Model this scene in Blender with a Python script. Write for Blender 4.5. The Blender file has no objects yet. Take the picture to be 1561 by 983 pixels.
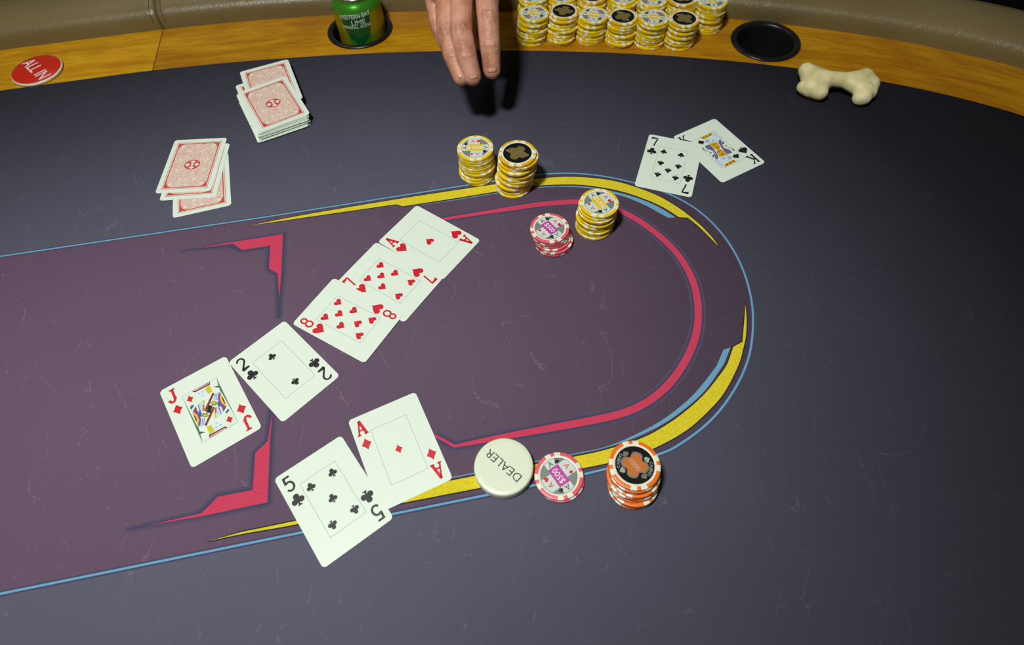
import bpy, bmesh, math, random
from mathutils import Vector, Matrix
random.seed(7)
scene = bpy.context.scene
col = scene.collection
R_ = math.radians

# ------------------------------------------------------------------ camera
# the felt top is z = 0; the floor lies 0.76 m below it
cd = bpy.data.cameras.new('camera')
cam = bpy.data.objects.new('camera', cd)
col.objects.link(cam)
cd.sensor_width = 36.0
cd.lens = 36.0 * 913.7 / 1561.0
cd.clip_start = 0.01
pitch, roll = R_(57.727), R_(-2.616)
fwd = Vector((0, math.cos(pitch), -math.sin(pitch)))
right = Vector((1, 0, 0))
up = right.cross(fwd)
r2 = right * math.cos(roll) + up * math.sin(roll)
u2 = -right * math.sin(roll) + up * math.cos(roll)
M = Matrix((r2, u2, -fwd)).transposed().to_4x4()
M.translation = Vector((0, 0, 0.4862))
cam.matrix_world = M
cd.dof.use_dof = True
cd.dof.focus_distance = 0.60
cd.dof.aperture_fstop = 6.0
scene.camera = cam

# ------------------------------------------------------------------ light
world = bpy.data.worlds.new('room_ambient')
scene.world = world
world.use_nodes = True
bg = world.node_tree.nodes['Background']
bg.inputs[0].default_value = (0.95, 1.0, 0.93, 1)
bg.inputs[1].default_value = 0.03


def area(name, loc, target, size, power, color):
    l = bpy.data.lights.new(name, 'AREA')
    l.shape = 'DISK'
    l.size = size
    l.energy = power
    l.color = color
    o = bpy.data.objects.new(name, l)
    col.objects.link(o)
    o.location = loc
    d = Vector(target) - Vector(loc)
    o.rotation_euler = d.to_track_quat('-Z', 'Y').to_euler()
    return o


area('pendant_lamp_light', (-0.34, -0.02, 1.46), (-0.10, 0.34, 0.0), 0.19, 22.0, (0.985, 1.0, 0.965))
area('ceiling_lamp_light', (-1.0, 1.6, 1.75), (-0.2, 0.7, 0.0), 0.30, 2.5, (1.0, 0.97, 0.90))

vs = scene.view_settings
vs.view_transform = 'Standard'
vs.look = 'None'
vs.exposure = 0.0
vs.gamma = 1.0
vs.use_curve_mapping = False

# ------------------------------------------------------------------ helpers


def lin(c):
    c = c / 255.0
    return c / 12.92 if c <= 0.04045 else ((c + 0.055) / 1.055) ** 2.4


def rgb(r, g, b):
    return (lin(r), lin(g), lin(b), 1.0)


def mat(name, color, rough=0.5, metal=0.0, spec=0.5, coat=0.0):
    m = bpy.data.materials.new(name)
    m.use_nodes = True
    b = m.node_tree.nodes['Principled BSDF']
    b.inputs['Base Color'].default_value = color
    b.inputs['Roughness'].default_value = rough
    b.inputs['Metallic'].default_value = metal
    b.inputs['Specular IOR Level'].default_value = spec
    b.inputs['Coat Weight'].default_value = coat
    return m


class NT:
    """small node-tree writer"""

    def __init__(s, m):
        s.t = m.node_tree
        s.b = s.t.nodes['Principled BSDF']
        s.tc = s.t.nodes.new('ShaderNodeTexCoord')

    def n(s, typ, **kw):
        x = s.t.nodes.new(typ)
        for k, v in kw.items():
            if k.startswith('_'):
                setattr(x, k[1:], v)
            else:
                x.inputs[k].default_value = v
        return x

    def l(s, a, b):
        s.t.links.new(a, b)

    def mapping(s, coord='Object', scale=(1, 1, 1), rot=(0, 0, 0), loc=(0, 0, 0)):
        m = s.n('ShaderNodeMapping')
        m.inputs['Scale'].default_value = scale
        m.inputs['Rotation'].default_value = rot
        m.inputs['Location'].default_value = loc
        s.l(s.tc.outputs[coord], m.inputs['Vector'])
        return m.outputs[0]

    def noise(s, vec, scale, detail=3, rough=0.5, dist=0.0):
        x = s.n('ShaderNodeTexNoise')
        x.inputs['Scale'].default_value = scale
        x.inputs['Detail'].default_value = detail
        x.inputs['Roughness'].default_value = rough
        x.inputs['Distortion'].default_value = dist
        s.l(vec, x.inputs['Vector'])
        return x.outputs['Fac']

    def ramp(s, fac, stops, interp='LINEAR'):
        x = s.n('ShaderNodeValToRGB')
        x.color_ramp.interpolation = interp
        el = x.color_ramp.elements
        while len(el) < len(stops):
            el.new(0.5)
        for e, (p, c) in zip(el, stops):
            e.position = p
            e.color = c if isinstance(c, tuple) else (c, c, c, 1)
        s.l(fac, x.inputs[0])
        return x.outputs[0]

    def mix(s, fac, a, b, blend='MIX'):
        x = s.n('ShaderNodeMix', _data_type='RGBA', _blend_type=blend)
        for sock, v in ((x.inputs[0], fac), (x.inputs[6], a), (x.inputs[7], b)):
            if hasattr(v, 'is_linked'):
                s.l(v, sock)
            else:
                sock.default_value = v
        return x.outputs[2]

    def math(s, op, a, b=0.0):
        x = s.n('ShaderNodeMath', _operation=op)
        for sock, v in ((x.inputs[0], a), (x.inputs[1], b)):
            if hasattr(v, 'is_linked'):
                s.l(v, sock)
            else:
                sock.default_value = v
        return x.outputs[0]

    def bump(s, h, strength=0.3, dist=0.001):
        x = s.n('ShaderNodeBump')
        x.inputs['Strength'].default_value = strength
        x.inputs['Distance'].default_value = dist
        s.l(h, x.inputs['Height'])
        s.l(x.outputs[0], s.b.inputs['Normal'])

    def color(s, c):
        s.l(c, s.b.inputs['Base Color'])


def tag(o, label=None, cat=None, group=None, kind=None):
    if label:
        o['label'] = label
    if cat:
        o['category'] = cat
    if group:
        o['group'] = group
    if kind:
        o['kind'] = kind
    return o


def empty(name, loc=(0, 0, 0), rz=0.0):
    o = bpy.data.objects.new(name, None)
    o.empty_display_size = 0.02
    col.objects.link(o)
    o.location = loc
    o.rotation_euler = (0, 0, rz)
    return o


def link(name, me, parent=None, loc=(0, 0, 0), rz=0.0):
    o = bpy.data.objects.new(name, me)
    col.objects.link(o)
    o.parent = parent
    o.location = loc
    o.rotation_euler = (0, 0, rz)
    return o


def mesh(name, verts, faces, mats, fm=None, smooth=False):
    me = bpy.data.meshes.new(name)
    me.from_pydata([tuple(v) for v in verts], [], [tuple(f) for f in faces])
    for m in (mats if isinstance(mats, (list, tuple)) else [mats]):
        me.materials.append(m)
    if fm:
        me.polygons.foreach_set('material_index', fm)
    if smooth:
        me.polygons.foreach_set('use_smooth', [True] * len(me.polygons))
    me.update()
    return me


def flat(name, polys, z, m):
    """flat printed shape: list of 2-D polygons -> one mesh at height z"""
    vs_, fs = [], []
    for p in polys:
        a = sum(p[i][0] * p[(i + 1) % len(p)][1] - p[(i + 1) % len(p)][0] * p[i][1] for i in range(len(p)))
        if a < 0:
            p = p[::-1]
        fs.append(list(range(len(vs_), len(vs_) + len(p))))
        vs_ += [(x, y, z) for x, y in p]
    return mesh(name, vs_, fs, m)


def smooth_line(P, k=6):
    """Catmull-Rom through P"""
    out = []
    n = len(P)
    for i in range(n - 1):
        p0, p1, p2, p3 = P[max(i - 1, 0)], P[i], P[i + 1], P[min(i + 2, n - 1)]
        for j in range(k):
            t = j / k
            out.append(tuple(0.5 * (2 * p1[a] + (p2[a] - p0[a]) * t + (2 * p0[a] - 5 * p1[a] + 4 * p2[a] - p3[a]) * t * t
                                    + (3 * p1[a] - p0[a] - 3 * p2[a] + p3[a]) * t ** 3) for a in range(len(p1))))
    out.append(tuple(P[-1]))
    return out


def normals(P, closed=False):
    N = []
    n = len(P)
    for i in range(n):
        a = P[(i - 1) % n] if closed else P[max(i - 1, 0)]
        b = P[(i + 1) % n] if closed else P[min(i + 1, n - 1)]
        d = Vector((b[0] - a[0], b[1] - a[1]))
        if d.length < 1e-9:
            d = Vector((1, 0))
        d.normalize()
        N.append((-d.y, d.x))
    return N


def ribbon(name, P, w, z, m):
    """strip along the polyline P; w = half width or list of them"""
    N = normals(P)
    ws = w if isinstance(w, (list, tuple)) else [w] * len(P)
    v, f = [], []
    for (x, y), (nx, ny), h in zip(P, N, ws):
        v += [(x + nx * h, y + ny * h, z), (x - nx * h, y - ny * h, z)]
    for i in range(len(P) - 1):
        f.append((2 * i + 1, 2 * i + 3, 2 * i + 2, 2 * i))
    return mesh(name, v, f, m)


def grow(poly, d):
    """offset a polygon outwards by d"""
    a = sum(poly[i][0] * poly[(i + 1) % len(poly)][1] - poly[(i + 1) % len(poly)][0] * poly[i][1] for i in range(len(poly)))
    s = -1 if a > 0 else 1
    out = []
    n = len(poly)
    for i in range(n):
        p0, p1, p2 = Vector(poly[i - 1]), Vector(poly[i]), Vector(poly[(i + 1) % n])
        e0, e1 = (p1 - p0), (p2 - p1)
        if e0.length < 1e-9 or e1.length < 1e-9:
            out.append(tuple(p1))
            continue
        e0.normalize()
        e1.normalize()
        n0, n1 = Vector((-e0.y, e0.x)), Vector((-e1.y, e1.x))
        b = n0 + n1
        if b.length < 1e-3:
            b = e0.copy()
            out.append(tuple(p1 + b * d * 1.5))
            continue
        b.normalize()
        k = min(1.0 / max(b.dot(n0), 0.35), 2.5)
        out.append(tuple(p1 + b * (s * d * k)))
    return out


def lathe(prof, seg=48, mats=None, fmf=None, name='lathe', smooth=True, cap=True):
    """revolve (r, z) profile around z"""
    v, f, fm = [], [], []
    for r, z in prof:
        for i in range(seg):
            a = 2 * math.pi * i / seg
            v.append((r * math.cos(a), r * math.sin(a), z))
    for k in range(len(prof) - 1):
        for i in range(seg):
            j = (i + 1) % seg
            f.append((k * seg + i, k * seg + j, (k + 1) * seg + j, (k + 1) * seg + i))
            fm.append(fmf(k, i) if fmf else 0)
    if cap:
        f.append(tuple(reversed(range(seg))))
        fm.append(fmf(-1, 0) if fmf else 0)
        b = (len(prof) - 1) * seg
        f.append(tuple(range(b, b + seg)))
        fm.append(fmf(-2, 0) if fmf else 0)
    return mesh(name, v, f, mats, fm, smooth)


def shade_auto(o, ang=35):
    me = o.data
    me.polygons.foreach_set('use_smooth', [True] * len(me.polygons))
    bm = bmesh.new()
    bm.from_mesh(me)
    for e in bm.edges:
        if len(e.link_faces) == 2 and e.calc_face_angle(0) > R_(ang):
            e.smooth = False
    bm.to_mesh(me)
    bm.free()


_tc = {}


def text_polys(s):
    """text -> (verts 2-D, faces), centred, cap height 1"""
    if s in _tc:
        return _tc[s]
    c = bpy.data.curves.new('t', 'FONT')
    c.body = s
    c.resolution_u = 3
    c.fill_mode = 'FRONT'
    o = bpy.data.objects.new('t', c)
    me = bpy.data.meshes.new_from_object(o)
    v = [(p.co.x, p.co.y) for p in me.vertices]
    f = [tuple(p.vertices) for p in me.polygons]
    bpy.data.objects.remove(o)
    bpy.data.curves.remove(c)
    bpy.data.meshes.remove(me)
    x0, x1 = min(p[0] for p in v), max(p[0] for p in v)
    y0, y1 = min(p[1] for p in v), max(p[1] for p in v)
    h = y1 - y0
    v = [((x - (x0 + x1) / 2) / h, (y - (y0 + y1) / 2) / h) for x, y in v]
    _tc[s] = (v, f)
    return _tc[s]


def text(name, s, height, z, m, parent, loc=(0, 0), rz=0.0, xs=1.0, bend=None):
    v, f = text_polys(s)
    vv = []
    for x, y in v:
        x, y = x * height * xs, y * height
        if bend:
            a = math.pi / 2 - x / bend
            r = bend + y
            x, y = r * math.cos(a), r * math.sin(a)
        vv.append((x, y, z))
    me = mesh(name, vv, f, m)
    return link(name, me, parent, (loc[0], loc[1], 0), rz)


def apply_mods(o):
    dg = bpy.context.evaluated_depsgraph_get()
    me = bpy.data.meshes.new_from_object(o.evaluated_get(dg))
    old = o.data
    o.modifiers.clear()
    o.data = me
    bpy.data.meshes.remove(old)
    return o


def capsule(V, F, p0, r0, p1, r1, seg=16, rings=5):
    """closed tapered capsule added to V, F"""
    p0, p1 = Vector(p0), Vector(p1)
    ax = p1 - p0
    L = ax.length
    ax = ax / L if L > 1e-9 else Vector((0, 0, 1))
    t = ax.orthogonal().normalized()
    b = ax.cross(t)
    rows = []
    for k in range(rings + 1):
        a = -math.pi / 2 + (math.pi / 2) * k / rings
        rows.append((p0 + ax * (r0 * math.sin(a)), max(r0 * math.cos(a), 1e-5)))
    for k in range(rings + 1):
        a = (math.pi / 2) * k / rings
        rows.append((p1 + ax * (r1 * math.sin(a)), max(r1 * math.cos(a), 1e-5)))
    base = len(V)
    for c, r in rows:
        for i in range(seg):
            an = 2 * math.pi * i / seg
            V.append(tuple(c + t * (r * math.cos(an)) + b * (r * math.sin(an))))
    for k in range(len(rows) - 1):
        for i in range(seg):
            j = (i + 1) % seg
            F.append((base + k * seg + i, base + k * seg + j, base + (k + 1) * seg + j, base + (k + 1) * seg + i))
    F.append(tuple(base + i for i in reversed(range(seg))))
    e = base + (len(rows) - 1) * seg
    F.append(tuple(e + i for i in range(seg)))


# ------------------------------------------------------------------ materials
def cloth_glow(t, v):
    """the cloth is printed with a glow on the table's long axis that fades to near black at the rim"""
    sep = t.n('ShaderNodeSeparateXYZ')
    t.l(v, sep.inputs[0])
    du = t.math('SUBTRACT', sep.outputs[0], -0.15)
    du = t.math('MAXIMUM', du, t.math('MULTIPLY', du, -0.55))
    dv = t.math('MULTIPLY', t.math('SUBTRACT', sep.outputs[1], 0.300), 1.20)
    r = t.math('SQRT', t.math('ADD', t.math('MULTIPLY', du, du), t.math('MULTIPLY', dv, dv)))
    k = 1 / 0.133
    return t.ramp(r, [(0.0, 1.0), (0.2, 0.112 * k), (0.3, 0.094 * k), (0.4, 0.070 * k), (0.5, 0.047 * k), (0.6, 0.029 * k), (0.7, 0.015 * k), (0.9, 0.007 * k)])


def felt_material(name, base, base2=None, axis=None):
    m = mat(name, base, 0.92, 0, 0.12)
    t = NT(m)
    v = t.mapping('Object')
    big = t.noise(v, 6.0, 4, 0.55)
    c = t.mix(big, tuple(x * 0.88 for x in base[:3]) + (1,), tuple(x * 1.10 for x in base[:3]) + (1,))
    if base2:
        sep = t.n('ShaderNodeSeparateXYZ')
        t.l(v, sep.inputs[0])
        mr = t.n('ShaderNodeMapRange')
        mr.inputs['From Min'].default_value = axis[0]
        mr.inputs['From Max'].default_value = axis[1]
        t.l(sep.outputs[0], mr.inputs['Value'])
        c = t.mix(mr.outputs[0], base2, c)
    # fibre speckle
    sp = t.noise(v, 1400.0, 2, 0.7)
    c = t.mix(t.ramp(sp, [(0.38, 0.0), (0.72, 0.30)]), c, tuple(min(1, x * 1.1) for x in base[:3]) + (1,))
    # worn scratches: thin level lines of distorted noise, broken up by a patch mask
    for sc, seed, w in ((14, 0.0, 0.0035), (26, 3.1, 0.005), (40, 7.7, 0.007)):
        vv = t.mapping('Object', loc=(seed, seed * 1.7, 0), rot=(0, 0, seed), scale=(1.0, 0.55, 1.0))
        nz = t.noise(vv, sc, 1.5, 0.4, 0.6)
        d = t.math('ABSOLUTE', t.math('SUBTRACT', nz, 0.5))
        line = t.math('LESS_THAN', d, w)
        mk = t.ramp(t.noise(t.mapping('Object', loc=(seed + 5, 0, 0)), sc * 1.1, 3, 0.6), [(0.53, 0.0), (0.64, 1.0)])
        fine = t.ramp(t.noise(v, 420.0, 2, 0.6), [(0.42, 0.0), (0.62, 1.0)])
        k = t.math('MULTIPLY', t.math('MULTIPLY', line, mk), t.math('MULTIPLY', fine, 0.30))
        c = t.mix(k, c, rgb(176, 160, 168))
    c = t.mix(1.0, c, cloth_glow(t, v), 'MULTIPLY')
    t.color(c)
    weave = t.noise(v, 900.0, 3, 0.6)
    t.bump(weave, 0.35, 0.0006)
    return m


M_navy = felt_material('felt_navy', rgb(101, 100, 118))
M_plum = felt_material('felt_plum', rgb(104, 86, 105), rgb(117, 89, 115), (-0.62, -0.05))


def ink(name, c, speck=None):
    m = mat(name, c, 0.9, 0, 0.2)
    t = NT(m)
    v = t.mapping('Object')
    n = t.noise(v, 700.0, 3, 0.7)
    t.color(t.mix(t.ramp(n, [(0.35, 0.0), (0.7, 1.0)]), c, speck or tuple(x * 1.25 for x in c[:3]) + (1,)))
    t.bump(t.noise(v, 900.0, 3, 0.6), 0.3, 0.0006)
    return m


M_inkblue = ink('ink_light_blue', rgb(104, 156, 186))
M_inkyel = ink('ink_yellow', rgb(206, 186, 22), rgb(236, 222, 60))
M_inkpink = ink('ink_pink', rgb(196, 58, 88), rgb(212, 72, 98))
M_inkdark = ink('ink_black', rgb(38, 38, 48))
M_inkhalo = ink('ink_navy_halo', rgb(68, 64, 90))
M_inkhalo2 = ink('ink_navy_halo_edge', rgb(82, 72, 94))

M_cardw = mat('card_white', rgb(228, 240, 224), 0.42, 0, 0.45)
M_red = mat('ink_red', rgb(212, 20, 40), 0.45)
M_black = mat('ink_card_black', rgb(28, 34, 32), 0.45)
M_frame = mat('ink_frame_blue', rgb(128, 156, 176), 0.5)
PAL = dict(cream2=rgb(222, 236, 214), maroon=rgb(120, 40, 44), pinkpale=rgb(226, 170, 170), yel=rgb(206, 200, 30), facew=rgb(220, 236, 236),
           greyb=rgb(160, 176, 186), green=rgb(66, 112, 62), bluew=rgb(196, 216, 232), blue=rgb(56, 92, 170), purple=rgb(132, 62, 128),
           yelo=rgb(240, 206, 50), orange=rgb(196, 104, 30), black=rgb(20, 26, 20), teal=rgb(50, 112, 128), olive=rgb(146, 158, 60),
           tan=rgb(196, 160, 130), gold=rgb(212, 164, 26), goldd=rgb(120, 92, 20), indigo=rgb(92, 104, 160), lav=rgb(160, 160, 200),
           greenl=rgb(170, 200, 150), plumk=rgb(122, 92, 150))
M_pal = {k: mat('ink_' + k, v, 0.5) for k, v in PAL.items()}

# card back: cream ground under fine red scrollwork
M_back = mat('card_back_scrollwork', rgb(222, 214, 194), 0.45)
_t = NT(M_back)
_v = _t.mapping('Object')
_n1 = _t.noise(_v, 260.0, 2, 0.5, 2.2)
_n2 = _t.noise(_t.mapping('Object', loc=(3, 1, 0)), 560.0, 2, 0.5, 1.6)
_l1 = _t.ramp(_t.math('ABSOLUTE', _t.math('SUBTRACT', _n1, 0.5)), [(0.012, 0.9), (0.035, 0.0)])
_l2 = _t.ramp(_t.math('ABSOLUTE', _t.math('SUBTRACT', _n2, 0.5)), [(0.012, 0.7), (0.03, 0.0)])
_c = _t.mix(_l1, rgb(232, 222, 202), rgb(206, 92, 86))
_c = _t.mix(_l2, _c, rgb(212, 116, 106))
_t.color(_c)
M_backred = mat('card_back_red', rgb(204, 76, 72), 0.45)
M_backcream = mat('card_back_cream', rgb(232, 226, 208), 0.45)


def chipmat(name, c):
    m = mat(name, c, 0.38, 0, 0.5)
    t = NT(m)
    n = t.noise(t.mapping('Object'), 260.0, 3, 0.6)
    t.color(t.mix(t.ramp(n, [(0.3, 0.0), (0.75, 1.0)]), tuple(x * 0.9 for x in c[:3]) + (1,), tuple(min(1, x * 1.06) for x in c[:3]) + (1,)))
    return m


M_cy = chipmat('chip_yellow', rgb(238, 204, 16))
M_ca = chipmat('chip_amber', rgb(232, 182, 26))
M_cp = chipmat('chip_pink', rgb(236, 98, 116))
M_co = chipmat('chip_orange', rgb(238, 116, 22))
M_cw = chipmat('chip_white', rgb(238, 236, 212))
M_silver = mat('inlay_silver', rgb(142, 152, 146), 0.3, 0.25)
M_inlayw = mat('inlay_white', rgb(210, 222, 212), 0.35)
M_inlayblack = mat('inlay_black', rgb(22, 24, 22), 0.25)
M_inlaygold = mat('inlay_gold', rgb(128, 110, 46), 0.4, 0.2)
M_inlayorange = mat('inlay_orange', rgb(204, 112, 34), 0.35)
M_inlaygrey = mat('inlay_grey', rgb(126, 120, 108), 0.35)
M_inlaysil = mat('inlay_pale_silver', rgb(196, 200, 190), 0.25, 0.3)
M_plaquep = mat('inlay_violet', rgb(188, 74, 160), 0.4)
M_plaquey = mat('inlay_plaque_yellow', rgb(232, 200, 20), 0.4)
M_txtw = mat('inlay_text_white', rgb(244, 236, 240), 0.4)
M_button = mat('dealer_button_white', rgb(226, 236, 208), 0.35, 0, 0.5)
M_btext = mat('dealer_text', rgb(40, 54, 50), 0.5)
M_allin = mat('all_in_red', rgb(206, 40, 22), 0.3)

# honey varnished wood, grain along UV x
for _wn in range(2):
  M_wood2 = mat('varnished_honey_wood', rgb(190, 126, 34), 0.35, 0, 0.5)
  _t = NT(M_wood2)
  _v = _t.mapping('UV', scale=(9.0, 70.0, 1))
  _g = _t.noise(_v, 1.0, 5, 0.6, 0.8)
  _v2 = _t.mapping('UV', scale=(30.0, 420.0, 1))
  _g2 = _t.noise(_v2, 1.0, 4, 0.6, 0.3)
  _v3 = _t.mapping('UV', scale=(6.0, 14.0, 1), loc=(4, 0, 0))
  _g3 = _t.noise(_v3, 1.0, 3, 0.5, 1.0)
  _c = _t.ramp(_g, [(0.28, rgb(176, 118, 6)), (0.5, rgb(210, 154, 12)), (0.72, rgb(224, 172, 26))])
  _c = _t.mix(_t.ramp(_g3, [(0.42, 0.0), (0.7, 0.55)]), _c, rgb(160, 98, 4))
  _c = _t.mix(_t.ramp(_g2, [(0.48, 0.0), (0.7, 0.6)]), _c, rgb(144, 90, 6))
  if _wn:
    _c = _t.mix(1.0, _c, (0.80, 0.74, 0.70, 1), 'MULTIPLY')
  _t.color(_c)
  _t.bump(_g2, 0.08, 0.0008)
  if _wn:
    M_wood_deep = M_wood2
  else:
    M_wood = M_wood2

M_leather = mat('taupe_leather', rgb(112, 100, 72), 0.36, 0, 0.6)
_t = NT(M_leather)
_v = _t.mapping('Object')
_n = _t.noise(_v, 5.0, 3, 0.5)
_t.color(_t.ramp(_n, [(0.3, rgb(110, 95, 60)), (0.7, rgb(126, 111, 73))]))
_vo = _t.n('ShaderNodeTexVoronoi', _feature='F1')
_vo.inputs['Scale'].default_value = 520.0
_t.l(_v, _vo.inputs['Vector'])
_wr = _t.noise(_t.mapping('Object', scale=(1, 2.4, 1)), 34.0, 4, 0.6, 1.0)
_t.bump(_t.math('ADD', _t.math('MULTIPLY', _vo.outputs['Distance'], 0.35), _t.math('MULTIPLY', _wr, 1.2)), 0.28, 0.002)
M_thread = mat('stitch_thread', rgb(70, 62, 46), 0.8)

M_blackplastic = mat('black_plastic', rgb(22, 22, 24), 0.32, 0, 0.5)
M_apron = mat('dark_apron', rgb(40, 28, 20), 0.5)
M_floor = mat('dark_carpet', rgb(26, 24, 24), 0.95, 0, 0.1)
_t = NT(M_floor)
_t.bump(_t.noise(_t.mapping('Object'), 300, 3, 0.6), 0.5, 0.003)

# ------------------------------------------------------------------ the setting
fl = link('floor', mesh('floor', [(-5, -4, -0.76), (5, -4, -0.76), (5, 5, -0.76), (-5, 5, -0.76), (-5, -4, -0.8), (5, -4, -0.8), (5, 5, -0.8), (-5, 5, -0.8)],
                        [(0, 1, 2, 3), (7, 6, 5, 4), (0, 4, 5, 1), (1, 5, 6, 2), (2, 6, 7, 3), (3, 7, 4, 0)], M_floor))
tag(fl, kind='structure')

# ------------------------------------------------------------------ poker table
AL = R_(8.7)
UM, VM = -0.70, 0.318
U0, A_, B_, N_ = -0.40, 1.18, 0.478, 1.80


def uv_world(u, v, z=0.0):
    return Vector((u * math.cos(AL) - v * math.sin(AL), u * math.sin(AL) + v * math.cos(AL), z))


def felt_outline(count=560):
    q = []
    for k in range(161):
        th = math.pi / 2 * (1 - k / 160)
        q.append((U0 + A_ * math.sin(th) ** (2 / N_), B_ * max(math.cos(th), 0.0) ** (2 / N_)))
    q.append((UM, B_))
    loop = [(u, VM + d) for u, d in q]
    loop += [(2 * UM - u, VM + d) for u, d in q[-2::-1]]
    # the photographer's side bellies out a little further
    loop += [(2 * UM - u, VM - d * 1.16) for u, d in q[1:]]
    loop += [(u, VM - d * 1.16) for u, d in q[-2:0:-1]]
    P = loop + [loop[0]]
    L = [0.0]
    for a, b in zip(P, P[1:]):
        L.append(L[-1] + math.hypot(b[0] - a[0], b[1] - a[1]))
    out, j = [], 0
    for i in range(count):
        s = L[-1] * i / count
        while L[j + 1] < s:
            j += 1
        t = (s - L[j]) / max(L[j + 1] - L[j], 1e-12)
        out.append((P[j][0] + (P[j + 1][0] - P[j][0]) * t, P[j][1] + (P[j + 1][1] - P[j][1]) * t))
    return out, L[-1]


EDGE, PERIM = felt_outline()
NE = len(EDGE)
ENRM = [(-x, -y) for x, y in normals(EDGE, True)]      # outward


def off(i, d):
    i %= NE
    return (EDGE[i][0] + ENRM[i][0] * d, EDGE[i][1] + ENRM[i][1] * d)


def edge_index(u, top=True):
    return min((i for i in range(NE) if (EDGE[i][1] > VM) == top), key=lambda i: abs(EDGE[i][0] - u))


table = empty('poker_table', uv_world(UM, VM, -0.76), AL)
tag(table, 'oval poker table with dark printed cloth, honey wood ring and padded taupe leather rail', 'table')
OFF = (-UM, -VM, 0.76)

# cloth-covered playing surface
v, f = [], []
for d, z in ((-0.02, -0.03), (0.0, -0.028), (0.0, -0.0022), (-0.0006, -0.0008), (-0.0022, 0.0)):
    v += [(*off(i, d), z) for i in range(NE)]
for k in range(4):
    for i in range(NE):
        j = (i + 1) % NE
        f.append((k * NE + i, k * NE + j, (k + 1) * NE + j, (k + 1) * NE + i))
f.append(tuple(range(4 * NE, 5 * NE)))
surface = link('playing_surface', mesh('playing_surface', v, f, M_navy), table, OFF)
surface['label'] = 'dark navy speed cloth with printed purple field and coloured lines'


def pr(name, me):
    return link(name, me, surface)


# printed purple field and its light blue outline
CAP = [(0.02, 0.4930), (0.075, 0.4928), (0.1206, 0.4913), (0.1544, 0.4850), (0.186, 0.4730), (0.216, 0.4560), (0.2420, 0.4370), (0.2632, 0.4130), (0.2775, 0.3840),
       (0.2850, 0.3500), (0.2848, 0.3118), (0.2764, 0.2727), (0.261, 0.2377), (0.2443, 0.2130), (0.222, 0.1902), (0.1966, 0.1713),
       (0.1673, 0.1572), (0.1400, 0.1500), (0.0791, 0.1462), (0.02, 0.1450)]
cap = smooth_line(CAP, 6)
LEFT = [(2 * UM - x, y) for x, y in reversed(cap)]
top_l = [(-0.19, 0.4925), (-0.469, 0.4955), (UM, 0.4957), (2 * UM + 0.469, 0.4955)]
bot_l = [(2 * UM + 0.38, 0.1435), (UM, 0.1433), (-0.3813, 0.1435), (-0.155, 0.1445)]
# loop order: cap runs top -> right -> bottom, then leftwards along the bottom
loop = cap + [(-0.155, 0.1445), (-0.3813, 0.1435), (UM, 0.1433), (2 * UM + 0.38, 0.1435)] + LEFT + [(2 * UM + 0.469, 0.4955), (UM, 0.4957), (-0.469, 0.4955), (-0.19, 0.4925)]
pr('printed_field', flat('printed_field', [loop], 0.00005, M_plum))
closed = loop + [loop[0]]
pr('line_shadow', ribbon('line_shadow', closed, 0.0022, 0.00009, M_inkhalo))
pr('blue_line', ribbon('blue_line', closed, 0.0009, 0.00014, M_inkblue))

YU_OUT = [(-0.2076, 0.4836), (-0.1462, 0.4866), (-0.052, 0.4881), (0.02, 0.4878), (0.08, 0.4872), (0.1059, 0.4862), (0.1348, 0.4832), (0.1554, 0.4788), (0.1754, 0.4722),
          (0.1944, 0.4636), (0.2124, 0.4515), (0.2339, 0.4326), (0.2489, 0.4128), (0.2573, 0.3979), (0.2649, 0.3815), (0.2705, 0.3639), (0.2727, 0.3512)]
YU_IN1 = [(-0.0427, 0.4763), (0.0183, 0.4760), (0.07, 0.4763), (0.1029, 0.4758), (0.1269, 0.4728), (0.1525, 0.4674), (0.1721, 0.4600), (0.1952, 0.4484), (0.2141, 0.4345),
          (0.2327, 0.4170), (0.2466, 0.3975)]
YU_IN2 = [(0.2552, 0.395), (0.2624, 0.3804), (0.2689, 0.3622)]
yu = smooth_line(YU_OUT) + list(reversed([(-0.1462, 0.4825), (-0.0494, 0.4808)] + smooth_line(YU_IN1) + smooth_line(YU_IN2)))
YL_OUT = [(0.2712, 0.2772), (0.2656, 0.2611), (0.2581, 0.2447), (0.2496, 0.2310), (0.2385, 0.2156), (0.216, 0.1927), (0.1938, 0.1775), (0.1700, 0.1652), (0.1403, 0.1562),
          (0.1100, 0.1520), (0.0776, 0.1512), (-0.0102, 0.1518), (-0.0739, 0.1520), (-0.1569, 0.1517), (-0.2001, 0.1526), (-0.2263, 0.1521)]
YL_IN1 = [(0.2636, 0.2615), (0.2521, 0.2385)]
YL_IN2 = [(0.2420, 0.2355), (0.2330, 0.2235), (0.2247, 0.2148), (0.2004, 0.1962), (0.1781, 0.1834), (0.1554, 0.1735), (0.1321, 0.1666), (0.1018, 0.1630), (0.076, 0.1622),
          (-0.0131, 0.1624), (-0.078, 0.1622)]
yl = smooth_line(YL_OUT) + list(reversed(YL_IN1 + smooth_line(YL_IN2) + [(-0.085, 0.1562), (-0.1575, 0.1545), (-0.2002, 0.1541)]))
BU_OUT = [(-0.0385, 0.4739), (0.0176, 0.4739), (0.07, 0.4742), (0.1024, 0.4735), (0.1263, 0.4705), (0.1518, 0.4650), (0.1714, 0.4578), (0.1898, 0.4480), (0.2044, 0.4388), (0.2216, 0.4250), (0.2332, 0.4120),
          (0.2427, 0.3979)]
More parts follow.
